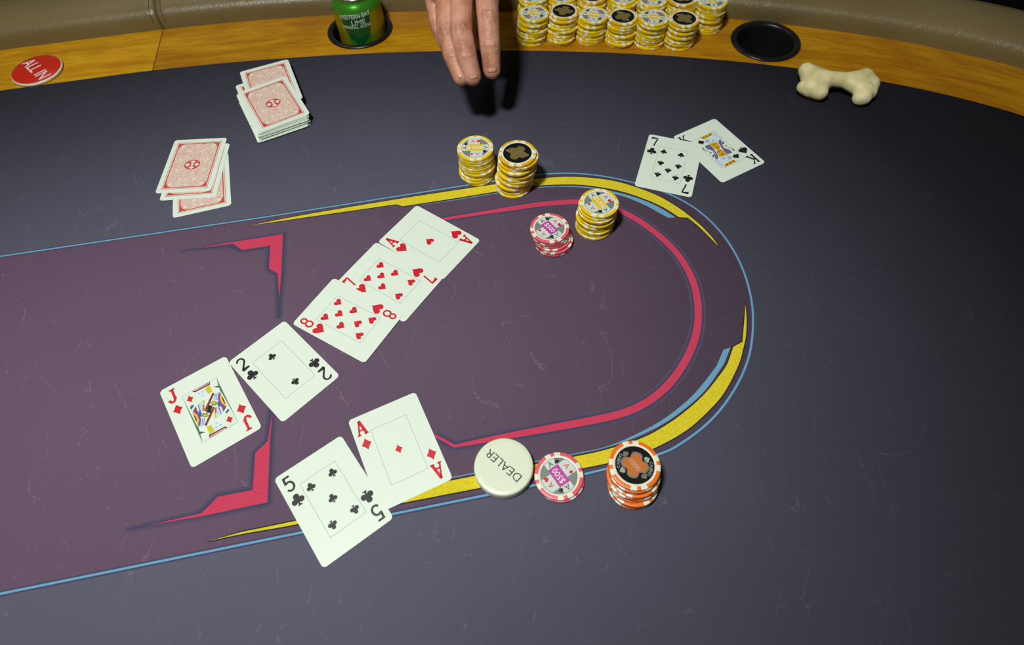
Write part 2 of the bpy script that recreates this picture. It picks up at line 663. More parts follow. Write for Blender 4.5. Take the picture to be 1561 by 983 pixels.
BU_IN = [(0.0175, 0.4731), (0.07, 0.4733), (0.1022, 0.4725), (0.1261, 0.4695), (0.1515, 0.4635), (0.171, 0.4557), (0.1891, 0.4448), (0.2032, 0.4345), (0.2181, 0.4200), (0.2293, 0.4060), (0.235, 0.3992)]
bu = smooth_line(BU_OUT) + list(reversed(smooth_line(BU_IN)))
BL_OUT = [(0.2391, 0.2353), (0.2293, 0.2232), (0.2235, 0.2173), (0.2013, 0.1988), (0.1792, 0.1861), (0.1563, 0.1762), (0.1303, 0.1690), (0.1024, 0.1648), (0.0766, 0.1641), (-0.0319, 0.1645), (-0.072, 0.1645)]
BL_IN = [(0.2319, 0.2342), (0.2216, 0.2220), (0.2181, 0.2184), (0.1936, 0.1995), (0.1746, 0.1882), (0.1518, 0.1780), (0.1270, 0.1705), (0.1025, 0.1656), (0.0767, 0.1648), (-0.0319, 0.1652)]
bl = smooth_line(BL_OUT) + list(reversed(smooth_line(BL_IN)))
for poly in (yu, yl):
    pr('black_outline', flat('black_outline', [grow(poly, 0.0011)], 0.00016, M_inkdark))
    pr('yellow_band', flat('yellow_band', [poly], 0.00022, M_inkyel))
for poly in (bu, bl):
    pr('blue_band', flat('blue_band', [poly], 0.00018, M_inkblue))

PINK = [(-0.0399, 0.4335, .0012), (-0.0271, 0.4460, .0012), (-0.0021, 0.4478, .0018), (0.0449, 0.4480, .0024), (0.0739, 0.4478, .0030), (0.1055, 0.4472, .0033), (0.1361, 0.4440, .0034), (0.1479, 0.4415, .0034),
        (0.1675, 0.4340, .0034), (0.187, 0.4200, .0034), (0.2035, 0.4015, .0034), (0.2193, 0.3740, .0034), (0.2279, 0.3512, .0034), (0.2315, 0.3288, .0034),
        (0.2308, 0.3054, .0034), (0.2244, 0.2797, .0034), (0.2137, 0.2562, .0034), (0.1975, 0.2342, .0034), (0.1759, 0.2142, .0034), (0.1546, 0.2010, .0034),
        (0.133, 0.1938, .0034), (0.113, 0.1912, .0034), (0.0858, 0.1908, .0034), (0.0383, 0.1912, .0029), (0.0032, 0.1914, .0022), (-0.0250, 0.1912, .0013)]
PINK2 = [(-0.0250, 0.1912, .0013), (-0.0399, 0.2040, .0012)]
sp = [PINK[0]] + smooth_line(PINK[1:], 6)
for pts in (sp, PINK2):
    pts2 = [(x, y) for x, y, w in pts]
    dz = 0.0 if pts is sp else 0.00001
    pr('navy_glow', ribbon('navy_glow', pts2, [w + 0.0038 for x, y, w in pts], 0.00007 + dz, M_inkhalo2))
    pr('navy_glow', ribbon('navy_glow', pts2, [w + 0.0020 for x, y, w in pts], 0.0001 + dz, M_inkhalo))
    pr('pink_line', ribbon('pink_line', pts2, [w for x, y, w in pts], 0.00018 if pts is sp else 0.0002, M_inkpink))
BKU = [(-0.1726, 0.4632), (-0.225, 0.4635), (-0.2648, 0.4629), (-0.2242, 0.4609), (-0.2149, 0.4502), (-0.1853, 0.4500), (-0.1862, 0.4193), (-0.1770, 0.4105), (-0.1752, 0.3787), (-0.1736, 0.4103)]
BKL = [(-0.1790, 0.2561), (-0.1825, 0.2278), (-0.1928, 0.2191), (-0.1936, 0.1868), (-0.2218, 0.1868), (-0.2339, 0.1757), (-0.2752, 0.1742), (-0.2337, 0.1733), (-0.1815, 0.1742), (-0.1806, 0.2284)]
HU = [(-0.1690, 0.4660), (-0.2250, 0.4655), (-0.2790, 0.4634), (-0.2790, 0.4612), (-0.2300, 0.4570), (-0.2160, 0.4470), (-0.1893, 0.4468), (-0.1896, 0.4180), (-0.1800, 0.4085), (-0.1775, 0.3550), (-0.1730, 0.3550), (-0.1700, 0.4100)]
HL = [(-0.1770, 0.2750), (-0.1810, 0.2750), (-0.1850, 0.2300), (-0.1955, 0.2200), (-0.1966, 0.1900), (-0.2230, 0.1900), (-0.2370, 0.1780), (-0.2920, 0.1755), (-0.2920, 0.1728), (-0.2337, 0.1712), (-0.1785, 0.1712), (-0.1772, 0.2284)]
for bk, h in ((BKU, HU), (BKL, HL)):
    pr('navy_glow', flat('navy_glow', [grow(h, 0.0012)], 0.00007, M_inkhalo2))
    pr('navy_glow', flat('navy_glow', [grow(h, -0.0008)], 0.0001, M_inkhalo))
    pr('pink_bracket', flat('pink_bracket', [bk], 0.00018, M_inkpink))

# wooden ring: six segments, with holes for the cup holders
WOODZ = -0.006
WOODW = 0.104
CUPS = [(0.4689, 0.6794), (-0.0709, 0.8330)]
seams = [edge_index(2 * UM + 0.353), edge_index(-0.353), 0, NE // 2, edge_index(-0.353, False), edge_index(2 * UM + 0.353, False)]
seams = sorted(set(seams))


def nearest_uv(x, y):
    i = min(range(NE), key=lambda k: (EDGE[k][0] - x) ** 2 + (EDGE[k][1] - y) ** 2)
    return (i * PERIM / NE, math.hypot(EDGE[i][0] - x, EDGE[i][1] - y))


for si, s0 in enumerate(seams):
    s1 = seams[(si + 1) % len(seams)]
    if s1 <= s0:
        s1 += NE
    cu = bpy.data.curves.new('wood', 'CURVE')
    cu.dimensions = '2D'
    cu.fill_mode = 'BOTH'
    cu.extrude = 0.012

    def spl(P):
        s = cu.splines.new('POLY')
        s.points.add(len(P) - 1)
        for p, q in zip(s.points, P):
            p.co = (q[0], q[1], 0, 1)
        s.use_cyclic_u = True
    g = 0.0002
    P = [off(i, 0.0002) for i in range(s0, s1 + 1)] + [off(i, WOODW) for i in range(s1, s0 - 1, -1)]
    # hairline joint at both ends
    for a, b in ((0, 1), (-1, -2)):
        pass
    spl(P)
    um = sum(off(i, 0.05)[0] for i in range(s0, s1)) / (s1 - s0)
    for cx, cy in CUPS:
        i = min(range(NE), key=lambda k: (EDGE[k][0] - cx) ** 2 + (EDGE[k][1] - cy) ** 2)
        if s0 <= i < s1:
            spl([(cx + 0.0405 * math.cos(a * math.pi / 24), cy + 0.0405 * math.sin(a * math.pi / 24)) for a in range(48)])
    o = bpy.data.objects.new('w', cu)
    me = bpy.data.meshes.new_from_object(o)
    bpy.data.objects.remove(o)
    bpy.data.curves.remove(cu)
    me.name = 'wood_segment'
    for vv in me.vertices:
        vv.co.z += WOODZ - 0.012
    me.materials.clear()
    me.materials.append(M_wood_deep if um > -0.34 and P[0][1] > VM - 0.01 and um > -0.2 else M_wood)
    me.polygons.foreach_set('use_smooth', [False] * len(me.polygons))
    uvl = me.uv_layers.new(name='UVMap') if not me.uv_layers else me.uv_layers[0]
    cache = [nearest_uv(vv.co.x, vv.co.y) for vv in me.vertices]
    for p in me.polygons:
        us = [cache[me.loops[li].vertex_index] for li in p.loop_indices]
        for li, (a, b) in zip(p.loop_indices, us):
            if max(q[0] for q in us) - a > PERIM / 2:
                a += PERIM
            uvl.data[li].uv = (a + si * 1.7, b + si * 0.31)
    ws = link('wood_segment', me, table, OFF)

# dark joint line between the two visible wood segments is the real gap of a butt joint
ji = edge_index(-0.353)
a, b = off(ji, 0.001), off(ji, WOODW - 0.001)
tx, ty = -ENRM[ji][1], ENRM[ji][0]
jg = [(a[0] - tx * 0.0005, a[1] - ty * 0.0005), (a[0] + tx * 0.0005, a[1] + ty * 0.0005), (b[0] + tx * 0.0005, b[1] + ty * 0.0005), (b[0] - tx * 0.0005, b[1] - ty * 0.0005)]
link('joint_filler', flat('joint_filler', [jg], WOODZ + 0.0002, M_apron), table, OFF)

# padded leather rail, sewn from lengths that meet at the same places
PROF = [(0.000, -0.024), (0.000, 0.004), (0.0008, 0.0105), (0.0035, 0.0160), (0.0090, 0.0205), (0.020, 0.0248), (0.038, 0.0285), (0.058, 0.0290), (0.076, 0.0245), (0.090, 0.0140),
        (0.097, 0.000), (0.100, -0.018), (0.098, -0.040), (0.088, -0.055), (0.030, -0.058), (0.004, -0.050)]
pc = (0.05, -0.01)
for si, s0 in enumerate(seams):
    s1 = seams[(si + 1) % len(seams)]
    if s1 <= s0:
        s1 += NE
    v, f = [], []
    rows = []
    frac = [0, 0.12, 0.4] + [float(k) for k in range(1, s1 - s0)] + [s1 - s0 - 0.4, s1 - s0 - 0.12, s1 - s0]
    for t in frac:
        i = s0 + t
        i0 = math.floor(i)
        w = i - i0
        e = [EDGE[i0 % NE][k] * (1 - w) + EDGE[(i0 + 1) % NE][k] * w for k in (0, 1)]
        n = [ENRM[i0 % NE][k] * (1 - w) + ENRM[(i0 + 1) % NE][k] * w for k in (0, 1)]
        dd = min(t, s1 - s0 - t)
        sc = 1.0 if dd > 0.3 else (0.985 if dd > 0.05 else 0.93)
        for a_, z_ in PROF:
            a2 = pc[0] + (a_ - pc[0]) * sc
            z2 = pc[1] + (z_ - pc[1]) * sc
            v.append((e[0] + n[0] * (WOODW + a2), e[1] + n[1] * (WOODW + a2), z2))
    m_ = len(PROF)
    for k in range(len(frac) - 1):
        for i in range(m_):
            j = (i + 1) % m_
            f.append((k * m_ + i, k * m_ + j, (k + 1) * m_ + j, (k + 1) * m_ + i))
    f.append(tuple(range(m_)))
    f.append(tuple(reversed(range((len(frac) - 1) * m_, len(frac) * m_))))
    me = mesh('rail_cushion', v, f, M_leather, None, True)
    rc = link('rail_cushion', me, table, OFF)
    bm = bmesh.new()
    bm.from_mesh(me)
    bmesh.ops.recalc_face_normals(bm, faces=bm.faces)
    bm.to_mesh(me)
    bm.free()
    # twin rows of stitches beside each joint
    V, F = [], []
    for end, sg in ((s0, 1), (s1, -1)):
        e, n = EDGE[end % NE], ENRM[end % NE]
        t2 = (-n[1] * sg, n[0] * sg)
        for shift in (0.008,):
            for k in range(1, 10):
                (a0, z0), (a1, z1) = PROF[k], PROF[k + 1]
                L = math.hypot(a1 - a0, z1 - z0)
                nn = max(1, int(L / 0.0055))
                for q in range(nn):
                    p, q2 = (q + 0.18) / nn, (q + 0.82) / nn
                    nz = (-(z1 - z0) / L, (a1 - a0) / L)
                    pts = []
                    for w in (p, q2):
                        aa = WOODW + a0 + (a1 - a0) * w + nz[0] * 0.0002
                        zz = z0 + (z1 - z0) * w + nz[1] * 0.0002
                        pts.append((e[0] + n[0] * aa + t2[0] * shift, e[1] + n[1] * aa + t2[1] * shift, zz))
                    capsule(V, F, pts[0], 0.0006, pts[1], 0.0006, 6, 2)
    st = link('stitching', mesh('stitching', V, F, M_thread), rc)
    tag(st, kind='stuff')

# apron and pedestals below
v, f = [], []
for d, z in ((0.16, -0.05), (0.17, -0.055), (0.165, -0.16), (0.14, -0.16), (0.0, -0.06)):
    v += [(*off(i, d), z) for i in range(0, NE, 4)]
n4 = NE // 4
for k in range(4):
    for i in range(n4):
        j = (i + 1) % n4
        f.append((k * n4 + i, k * n4 + j, (k + 1) * n4 + j, (k + 1) * n4 + i))
f.append(tuple(range(4 * n4, 5 * n4)))
link('apron', mesh('apron', v, f, M_apron, None, True), table, OFF)
for px in (-0.55, 0.55):
    pm = lathe([(0.30, 0.0), (0.30, 0.03), (0.26, 0.05), (0.13, 0.08), (0.11, 0.2), (0.11, 0.6), (0.16, 0.70)], 32, [M_apron], None, 'pedestal')
    link('pedestal', pm, table, (px, 0, 0))

# cup holders sunk into the wood
cupprof = [(0.0001, -0.078), (0.0345, -0.078), (0.0362, -0.074), (0.0372, -0.004), (0.0378, 0.0008), (0.0392, 0.0020), (0.0430, 0.0026), (0.0454, 0.0020), (0.0463, 0.0003), (0.0400, 0.0001), (0.0398, -0.080), (0.0001, -0.0805)]
cm = lathe(cupprof, 64, [M_blackplastic], None, 'cup_holder', True, False)
for cx, cy in CUPS:
    link('cup_holder', cm, table, (cx + OFF[0], cy + OFF[1], OFF[2] + WOODZ))['label'] = 'round black plastic cup holder sunk in the wood ring'

# ------------------------------------------------------------------ playing cards
CW, CH, CT = 0.063, 0.088, 0.0003


def rrect(w, h, r, seg=6):
    P = []
    for cx, cy, a0 in ((w / 2 - r, h / 2 - r, 0), (-w / 2 + r, h / 2 - r, 90), (-w / 2 + r, -h / 2 + r, 180), (w / 2 - r, -h / 2 + r, 270)):
        for k in range(seg + 1):
            a = R_(a0 + 90 * k / seg)
            P.append((cx + r * math.cos(a), cy + r * math.sin(a)))
    return P


_rp = rrect(CW, CH, 0.0035)
_n = len(_rp)
CARD_ME = mesh('playing_card', [(x, y, 0) for x, y in _rp] + [(x, y, CT) for x, y in _rp],
               [tuple(reversed(range(_n))), tuple(range(_n, 2 * _n))] + [(i, (i + 1) % _n, _n + (i + 1) % _n, _n + i) for i in range(_n)], M_cardw)


def heart(n=40):
    P = []
    for k in range(n):
        t = 2 * math.pi * k / n
        P.append((16 * math.sin(t) ** 3, 13 * math.cos(t) - 5 * math.cos(2 * t) - 2 * math.cos(3 * t) - math.cos(4 * t)))
    return [[(x / 30 * (1.0 if y > -2 else max(0.0, 1 - 0.16 * ((-2 - y) / 15))), (y + 2.5) / 28 - (0.05 * ((-2 - y) / 15) if y < -2 else 0)) for x, y in P]]


def diamond():
    P = []
    C4 = [(0, 0.5), (0.40, 0), (0, -0.5), (-0.40, 0)]
    for i in range(4):
        a, b = C4[i], C4[(i + 1) % 4]
        for k in range(6):
            t = k / 6
            s = 1 - 0.10 * math.sin(math.pi * t)
            P.append(((a[0] + (b[0] - a[0]) * t) * s, (a[1] + (b[1] - a[1]) * t) * s))
    return [P]


def circ(cx, cy, r, n=18):
    return [(cx + r * math.cos(2 * math.pi * k / n), cy + r * math.sin(2 * math.pi * k / n)) for k in range(n)]


STEM = [(-0.20, -0.5), (-0.08, -0.36), (-0.035, -0.05), (0.035, -0.05), (0.08, -0.36), (0.20, -0.5)]
CLUB = [circ(0, 0.255, 0.235), circ(-0.255, -0.09, 0.235), circ(0.255, -0.09, 0.235), STEM, [(-0.14, -0.06), (0.14, -0.06), (0.06, 0.16), (-0.06, 0.16)]]
SPADE = [[(x * 0.98, -y * 0.86 + 0.06) for x, y in heart()[0]], STEM]
SUIT = {'hearts': (heart(), M_red), 'diamonds': (diamond(), M_red), 'clubs': (CLUB, M_black), 'spades': (SPADE, M_black)}
_pm = {}


def pip_mesh(suit, h):
    k = (suit, h)
    if k not in _pm:
        P, m = SUIT[suit]
        _pm[k] = flat('pip', [[(x * h, y * h) for x, y in p] for p in P], CT + 0.00004, m)
    return _pm[k]


def ell(cx, cy, rx, ry, a0, a1, n=14):
    return [(cx + rx * math.cos(R_(a0 + (a1 - a0) * k / n)), cy + ry * math.sin(R_(a0 + (a1 - a0) * k / n))) for k in range(n + 1)]


GLYPH = {
    'A': [([(-.27, -.45), (0, .5)], .045), ([(0, .5), (.28, -.45)], .075), ([(-.19, -.16), (.19, -.16)], .045), ([(-.40, -.46), (-.13, -.46)], .045), ([(.12, -.46), (.42, -.46)], .045)],
    'J': [([(.14, .46), (.14, -.22)] + ell(-.08, -.22, .22, .25, 0, -180), .065), ([(-.08, .46), (.36, .46)], .045)],
    'K': [([(-.24, -.46), (-.24, .46)], .065), ([(.30, .46), (-.20, -.06)], .04), ([(-.06, .08), (.32, -.46)], .07), ([(-.40, .46), (-.08, .46)], .04), ([(-.40, -.46), (-.08, -.46)], .04), ([(.14, .46), (.44, .46)], .04), ([(.16, -.46), (.48, -.46)], .04)],
    '7': [([(-.28, .28), (-.28, .45), (.30, .45)] + [(.30 - .26 * (k / 8) ** .7, .45 - .93 * k / 8) for k in range(1, 9)], .048)],
    '2': [(ell(0, .22, .27, .25, 165, -35, 14) + [(-.28, -.44), (-.28, -.45), (.30, -.45)], .052)],
    '5': [([(.24, .45), (-.18, .45), (-.22, .04)] + ell(-.01, -.16, .28, .29, 130, -150, 16), .052)],
    '8': [(ell(0, .25, .21, .22, 0, 360, 20), .05), (ell(0, -.22, .26, .26, 0, 360, 20), .05)],
}
_gm = {}


def glyph_mesh(ch, h, m):
    k = (ch, m.name)
    if k in _gm:
        return _gm[k]
    v, f = [], []
    for P, w in GLYPH[ch]:
        P = [(x * h * 0.85, y * h) for x, y in P]
        cl = math.hypot(P[0][0] - P[-1][0], P[0][1] - P[-1][1]) < 1e-6
        if cl:
            P = P[:-1]
        N = normals(P, cl)
        b = len(v)
        for i, ((x, y), (nx, ny)) in enumerate(zip(P, N)):
            d = w * h * 1.3
            if 0 < i < len(P) - 1 or cl:
                a, c = Vector(P[i - 1]), Vector(P[(i + 1) % len(P)])
                e0 = (Vector((x, y)) - a)
                e0 = e0.normalized() if e0.length > 1e-9 else Vector((1, 0))
                d = d / max(abs(Vector((-e0.y, e0.x)).dot(Vector((nx, ny)))), 0.5)
            v += [(x + nx * d, y + ny * d, CT + 0.00004), (x - nx * d, y - ny * d, CT + 0.00004)]
        n = len(P)
        for i in range(n if cl else n - 1):
            j = (i + 1) % n
            f.append((b + 2 * i + 1, b + 2 * j + 1, b + 2 * j, b + 2 * i))
    _gm[k] = mesh('index_letter', v, f, m)
    return _gm[k]


FW, FH = 0.0162, 0.0268
_fr = []
for x0, y0, x1, y1 in ((-FW, FH - .00015, FW, FH + .00015), (-FW, -FH - .00015, FW, -FH + .00015), (-FW - .00015, -FH, -FW + .00015, FH), (FW - .00015, -FH, FW + .00015, FH)):
    _fr.append([(x0, y0), (x1, y0), (x1, y1), (x0, y1)])
FRAME_ME = flat('border_line', _fr, CT + 0.00003, M_frame)

PIPS = {'A': [(0, 0)], '2': [(0, 19), (0, -19)], '5': [(-10, 19.2), (10, 19.2), (0, 0), (10, -19.2), (-10, -19.2)],
        '7': [(-10, 19.5), (10, 19.5), (-10, 0.4), (10, 0.4), (0, 10.0), (-10, -19.0), (10, -19.0)],
        '8': [(-10, 20.2), (10, 20.2), (0, 10.6), (-10, 0.6), (10, 0.6), (0, -10.6), (10, -20.4), (-10, -20.4)], 'J': [(-11, 20), (11, -20)], 'K': [(-9.8, 19.7), (9.8, -19.7)]}
COURT_J= [('cream2', [(-14.7, 27.1), (-8.6, 26.7), (-4.8, 20.0), (-7.7, 14.5), (-13.7, 12.0), (-16.1, 17.2)]), ('maroon', [(-6.9, 27.1), (9.8, 26.7), (9.0, 23.5), (-5.1, 23.8)]), ('pinkpale', [(-5.1, 26.5), (9.3, 25.9), (8.9, 25.1), (-4.6, 25.1)]), ('yel', [(3.2, 22.2), (8.2, 23.5), (8.3, 14.7), (3.8, 15.6)]), ('facew', [(-3.7, 23.1), (3.3, 22.4), (4.2, 15.7), (1.8, 12.7), (-1.9, 13.3), (-4.4, 17.2)]), ('greyb', [(-3.4, 21.2), (-1.6, 20.7), (-1.7, 19.5), (-3.4, 19.9)]), ('greyb', [(0.3, 21.1), (2.0, 20.5), (1.9, 19.4), (0.3, 19.8)]), ('greyb', [(-1.4, 17.4), (0.4, 17.0), (0.1, 16.3), (-1.4, 16.6)]), ('green', [(16.0, 26.8), (16.4, 22.1), (16.3, -23.5), (16.0, -20.0), (14.8, 6.8), (14.2, 12.4)]), ('green', [(10.7, 19.2), (16.2, 17.9), (15.7, 14.8), (12.6, 17.0)]), ('bluew', [(8.6, 12.5), (14.1, 11.2), (9.6, 3.7), (6.4, 5.6)]), ('blue', [(9.3, 11.6), (9.7, 11.5), (6.9, 5.5), (6.5, 5.7)]), ('blue', [(10.7, 11.0), (11.1, 11.0), (8.2, 4.7), (7.8, 4.9)]), ('blue', [(12.3, 10.8), (12.7, 10.7), (9.6, 4.2), (9.1, 4.3)]), ('purple', [(14.2, 11.1), (11.6, 9.1), (9.5, 3.8), (9.5, -3.8), (9.2, -10.2), (13.2, -6.4), (11.5, -1.8), (12.2, 4.4)]), ('yelo', [(13.8, 8.8), (11.4, 5.0), (11.0, -0.6), (13.2, -6.9), (13.9, -6.3), (12.3, -0.7), (12.7, 4.0), (14.1, 6.9)]), ('orange', [(13.8, 6.5), (12.7, 4.0), (12.4, -0.4), (13.7, -5.5), (13.8, -4.4), (14.0, 3.1)]), ('black', [(13.7, 5.0), (13.0, 3.4), (13.0, -0.4), (13.6, -3.3)]), ('blue', [(8.8, 3.1), (9.8, 1.9), (9.2, -3.6), (7.5, -4.0), (7.1, -0.4)]), ('teal', [(9.6, -12.1), (13.4, -9.0), (14.2, -11.3), (12.4, -13.3)]), ('cream2', [(8.5, -3.0), (9.3, -5.3), (8.1, -11.0), (7.5, -7.3)]), ('olive', [(2.5, 5.5), (5.6, 6.2), (8.5, 2.4), (6.3, -0.2), (3.2, 2.0)]), ('yel', [(3.6, 5.1), (5.5, 5.0), (6.8, 3.1), (4.7, 2.6)]), ('maroon', [(8.1, 14.1), (9.0, 12.3), (-3.4, -0.5), (-4.3, 1.4)]), ('tan', [(7.3, 13.8), (8.0, 13.9), (-4.2, 1.3), (-4.6, 2.2)]), ('yel', [(-2.3, 11.9), (-0.5, 11.4), (-2.4, 6.5), (-3.4, 7.2)]), ('orange', [(-3.8, 7.5), (-2.3, 6.8), (-4.5, 1.3), (-5.8, 1.8)]), ('bluew', [(-7.8, 11.2), (-2.9, 11.4), (-5.9, 2.3), (-8.2, 1.9)]), ('blue', [(-7.3, 10.0), (-6.6, 10.1), (-7.1, 2.3), (-7.9, 2.1)]), ('black', [(0.8, 4.2), (3.5, 1.6), (-0.8, -4.0), (-3.6, -1.4)])]
COURT_K= [('gold', [(-6.0, 26.0), (12.8, 27.0), (9.7, 22.5), (-2.9, 21.8)]), ('goldd', [(-2.7, 25.3), (-0.6, 25.4), (-1.5, 22.6), (-2.7, 22.4)]), ('goldd', [(2.3, 25.5), (4.0, 25.5), (3.0, 22.8), (1.4, 22.8)]), ('goldd', [(7.4, 25.8), (9.3, 25.9), (8.0, 23.1), (6.3, 23.1)]), ('bluew', [(9.9, 22.8), (16.2, 26.2), (14.7, 11.9), (12.1, 12.1), (11.6, 19.0)]), ('cream2', [(-8.5, 24.6), (-3.2, 21.3), (-4.7, 15.7), (-11.7, 14.3), (-12.8, 20.6)]), ('bluew', [(-3.5, 20.6), (10.2, 19.8), (9.8, 14.4), (5.8, 11.2), (-3.2, 12.9), (-4.9, 15.8)]), ('greyb', [(-3.3, 19.5), (0.5, 19.1), (-1.6, 14.8), (-4.0, 16.2)]), ('facew', [(2.7, 19.2), (9.4, 18.9), (7.9, 14.6), (1.2, 14.9)]), ('green', [(4.0, 16.5), (6.5, 15.4), (5.5, 14.6), (3.4, 15.4)]), ('gold', [(-4.1, 12.6), (7.2, 10.4), (4.9, 4.3), (2.3, -0.5), (-1.5, -0.1), (-2.7, 4.3), (-4.8, 8.4)]), ('black', [(0.5, 9.8), (2.6, 9.9), (2.5, 8.5), (0.4, 8.4)]), ('goldd', [(-2.7, 3.4), (5.4, 4.0), (5.0, 2.9), (-2.9, 2.4)]), ('plumk', [(-7.1, 11.6), (-4.2, 11.7), (-3.6, 4.9), (-4.9, -0.8), (-7.7, -9.9), (-9.0, -7.3), (-6.7, 0.3), (-8.7, 7.0)]), ('indigo', [(10.2, 12.3), (13.5, 11.2), (10.2, 5.7), (7.4, -1.8), (10.8, -7.5), (10.0, -12.5), (4.4, -11.8), (4.4, -3.6), (5.3, 2.3)]), ('lav', [(9.3, 5.4), (7.9, -1.2), (6.0, -1.8), (7.0, 4.0)]), ('green', [(11.8, 7.6), (14.2, 7.1), (12.0, 3.7), (9.7, 4.2)]), ('cream2', [(13.6, 5.6), (15.3, 2.7), (14.2, -0.4), (10.9, 0.7)]), ('maroon', [(10.9, 1.6), (12.9, -1.0), (10.8, -1.1), (10.1, 0.2)]), ('greenl', [(10.3, -1.7), (16.2, -6.2), (14.4, -10.6), (12.8, -6.9)]), ('maroon', [(13.7, -7.4), (15.4, -10.3), (12.9, -11.5)])]


def court(parts, card):
    z = CT + 0.00004
    k = 0
    for rot in (1, -1):
        for m, P in parts:
            if rot < 0 and m == 'black' and abs(P[0][0] - 0.8) < .01:
                continue
            q = [(max(-15.9, min(15.9, x)) * .001 * rot, max(-26.4, min(26.4, y)) * .001 * rot) for x, y in P]
            link('court_figure', flat('court_figure', [q], z + k * 0.0000025, M_pal[m]), card)
            k += 1


def face_card(rank, suit, x, y, a, z, label, flip7=False):
    c = link('playing_card', CARD_ME, None, (x, y, z), a)
    tag(c, label, 'playing card', 'face-up playing cards')
    m = SUIT[suit][1]
    link('border_line', FRAME_ME, c)
    if rank == 'J':
        court(COURT_J, c)
    if rank == 'K':
        court(COURT_K, c)
    for px, py in PIPS[rank]:
        if flip7:
            py = -py
        h = 0.0078 if rank not in 'A' else 0.0085
        ud = py < 15 if flip7 else (py < -1 or (rank == 'A' and suit == 'hearts'))
        link('pip', pip_mesh(suit, h), c, (px * .001, py * .001, 0.00018 if rank in 'JK' else 0.0), math.pi if ud else 0)
    for s in (1, -1):
        link('index_letter', glyph_mesh(rank, 0.0140, m), c, (-0.0234 * s, 0.0325 * s, 0), 0 if s == 1 else math.pi)
        link('index_suit', pip_mesh(suit, 0.0112), c, (-0.0234 * s, 0.0164 * s, 0), 0 if s == 1 else math.pi)
    return c


face_card('J', 'diamonds', -0.27227, 0.23004, 0.5735, 0.00045, 'jack of diamonds lying face up at the near end of the board row')
face_card('2', 'clubs', -0.21271, 0.26745, 0.7683, 0.0002, 'two of clubs lying face up between the jack and the eight of hearts')
face_card('A', 'hearts', -0.08330, 0.41289, 0.9127, 0.0002, 'ace of hearts lying face up at the far end of the board row')
face_card('7', 'hearts', -0.12138, 0.36322, 0.9554, 0.00055, 'seven of hearts lying face up between the ace of hearts and the eight')
face_card('8', 'hearts', -0.15815, 0.31925, 1.0060, 0.0009, 'eight of hearts lying face up, overlapping the seven of hearts')
face_card('A', 'diamonds', -0.10096, 0.18502, 0.4075, 0.0002, 'ace of diamonds lying face up beside the five of clubs')
face_card('5', 'clubs', -0.15243, 0.14551, 0.6090, 0.00055, 'five of clubs lying face up, overlapping the ace of diamonds')
face_card('K', 'spades', 0.24779, 0.53061, 0.4778, 0.0002, 'king of spades lying face up, partly under the seven of clubs')
face_card('7', 'clubs', 0.18738, 0.50927, -0.3477, 0.00055, 'seven of clubs lying face up across the corner of the king of spades', True)

# card backs
_zb = CT + 0.00003
PANEL_ME = flat('back_panel', [[(-.0258, -.0382), (.0258, -.0382), (.0258, .0382), (-.0258, .0382)]], _zb, M_back)


def frame_polys(w, h, t):
    return [[(-w, h - t), (w, h - t), (w, h), (-w, h)], [(-w, -h), (w, -h), (w, -h + t), (-w, -h + t)], [(-w, -h), (-w + t, -h), (-w + t, h), (-w, h)], [(w - t, -h), (w, -h), (w, h), (w - t, h)]]


BFRAME1 = flat('back_frame', frame_polys(.0262, .0386, .0005), _zb + .00003, M_backred)
BFRAME2 = flat('back_frame', frame_polys(.0246, .0370, .0013), _zb + .00003, M_backred)
BGAP = flat('back_frame', frame_polys(.0257, .0381, .0011), _zb + .00002, M_backcream)


def ringp(rx, ry, t, n=28):
    return [[(rx * math.cos(a), ry * math.sin(a)), (rx * math.cos(b), ry * math.sin(b)), ((rx - t) * math.cos(b), (ry - t) * math.sin(b)), ((rx - t) * math.cos(a), (ry - t) * math.sin(a))]
            for a, b in ((2 * math.pi * k / n, 2 * math.pi * (k + 1) / n) for k in range(n))]


def dia(cx, cy, rx, ry):
    return [(cx + rx, cy), (cx, cy + ry), (cx - rx, cy), (cx, cy - ry)]


BMED1 = flat('back_medallion', [[(.0092 * math.cos(2 * math.pi * k / 28), .0080 * math.sin(2 * math.pi * k / 28)) for k in range(28)]], _zb + .00003, M_backred)
BMED2 = flat('back_medallion', [dia(0, .0046, .0034, .0026), dia(0, -.0046, .0034, .0026), dia(.0054, 0, .0028, .0032), dia(-.0054, 0, .0028, .0032), dia(0, 0, .0022, .0020)]
             , _zb + .00006, M_backcream)
BCOR = flat('back_corner', [p for sx in (-1, 1) for sy in (-1, 1) for p in (
    [(sx * .0235, sy * .0360), (sx * .0165, sy * .0360), (sx * .0205, sy * .0335), (sx * .0222, sy * .0300), (sx * .0235, sy * .0270)],)], _zb + .00003, M_backred)
BCOR2 = flat('back_corner', [dia(sx * .0185, sy * .0312, .0022, .0028) for sx in (-1, 1) for sy in (-1, 1)] + [dia(sx * .0085, sy * .0235, .003, .0022) for sx in (-1, 1) for sy in (-1, 1)]
             + [dia(sx * .0160, sy * .0085, .0018, .003) for sx in (-1, 1) for sy in (-1, 1)] + [dia(0, sy * .0320, .0036, .0016) for sy in (-1, 1)], _zb + .00004, M_backcream)


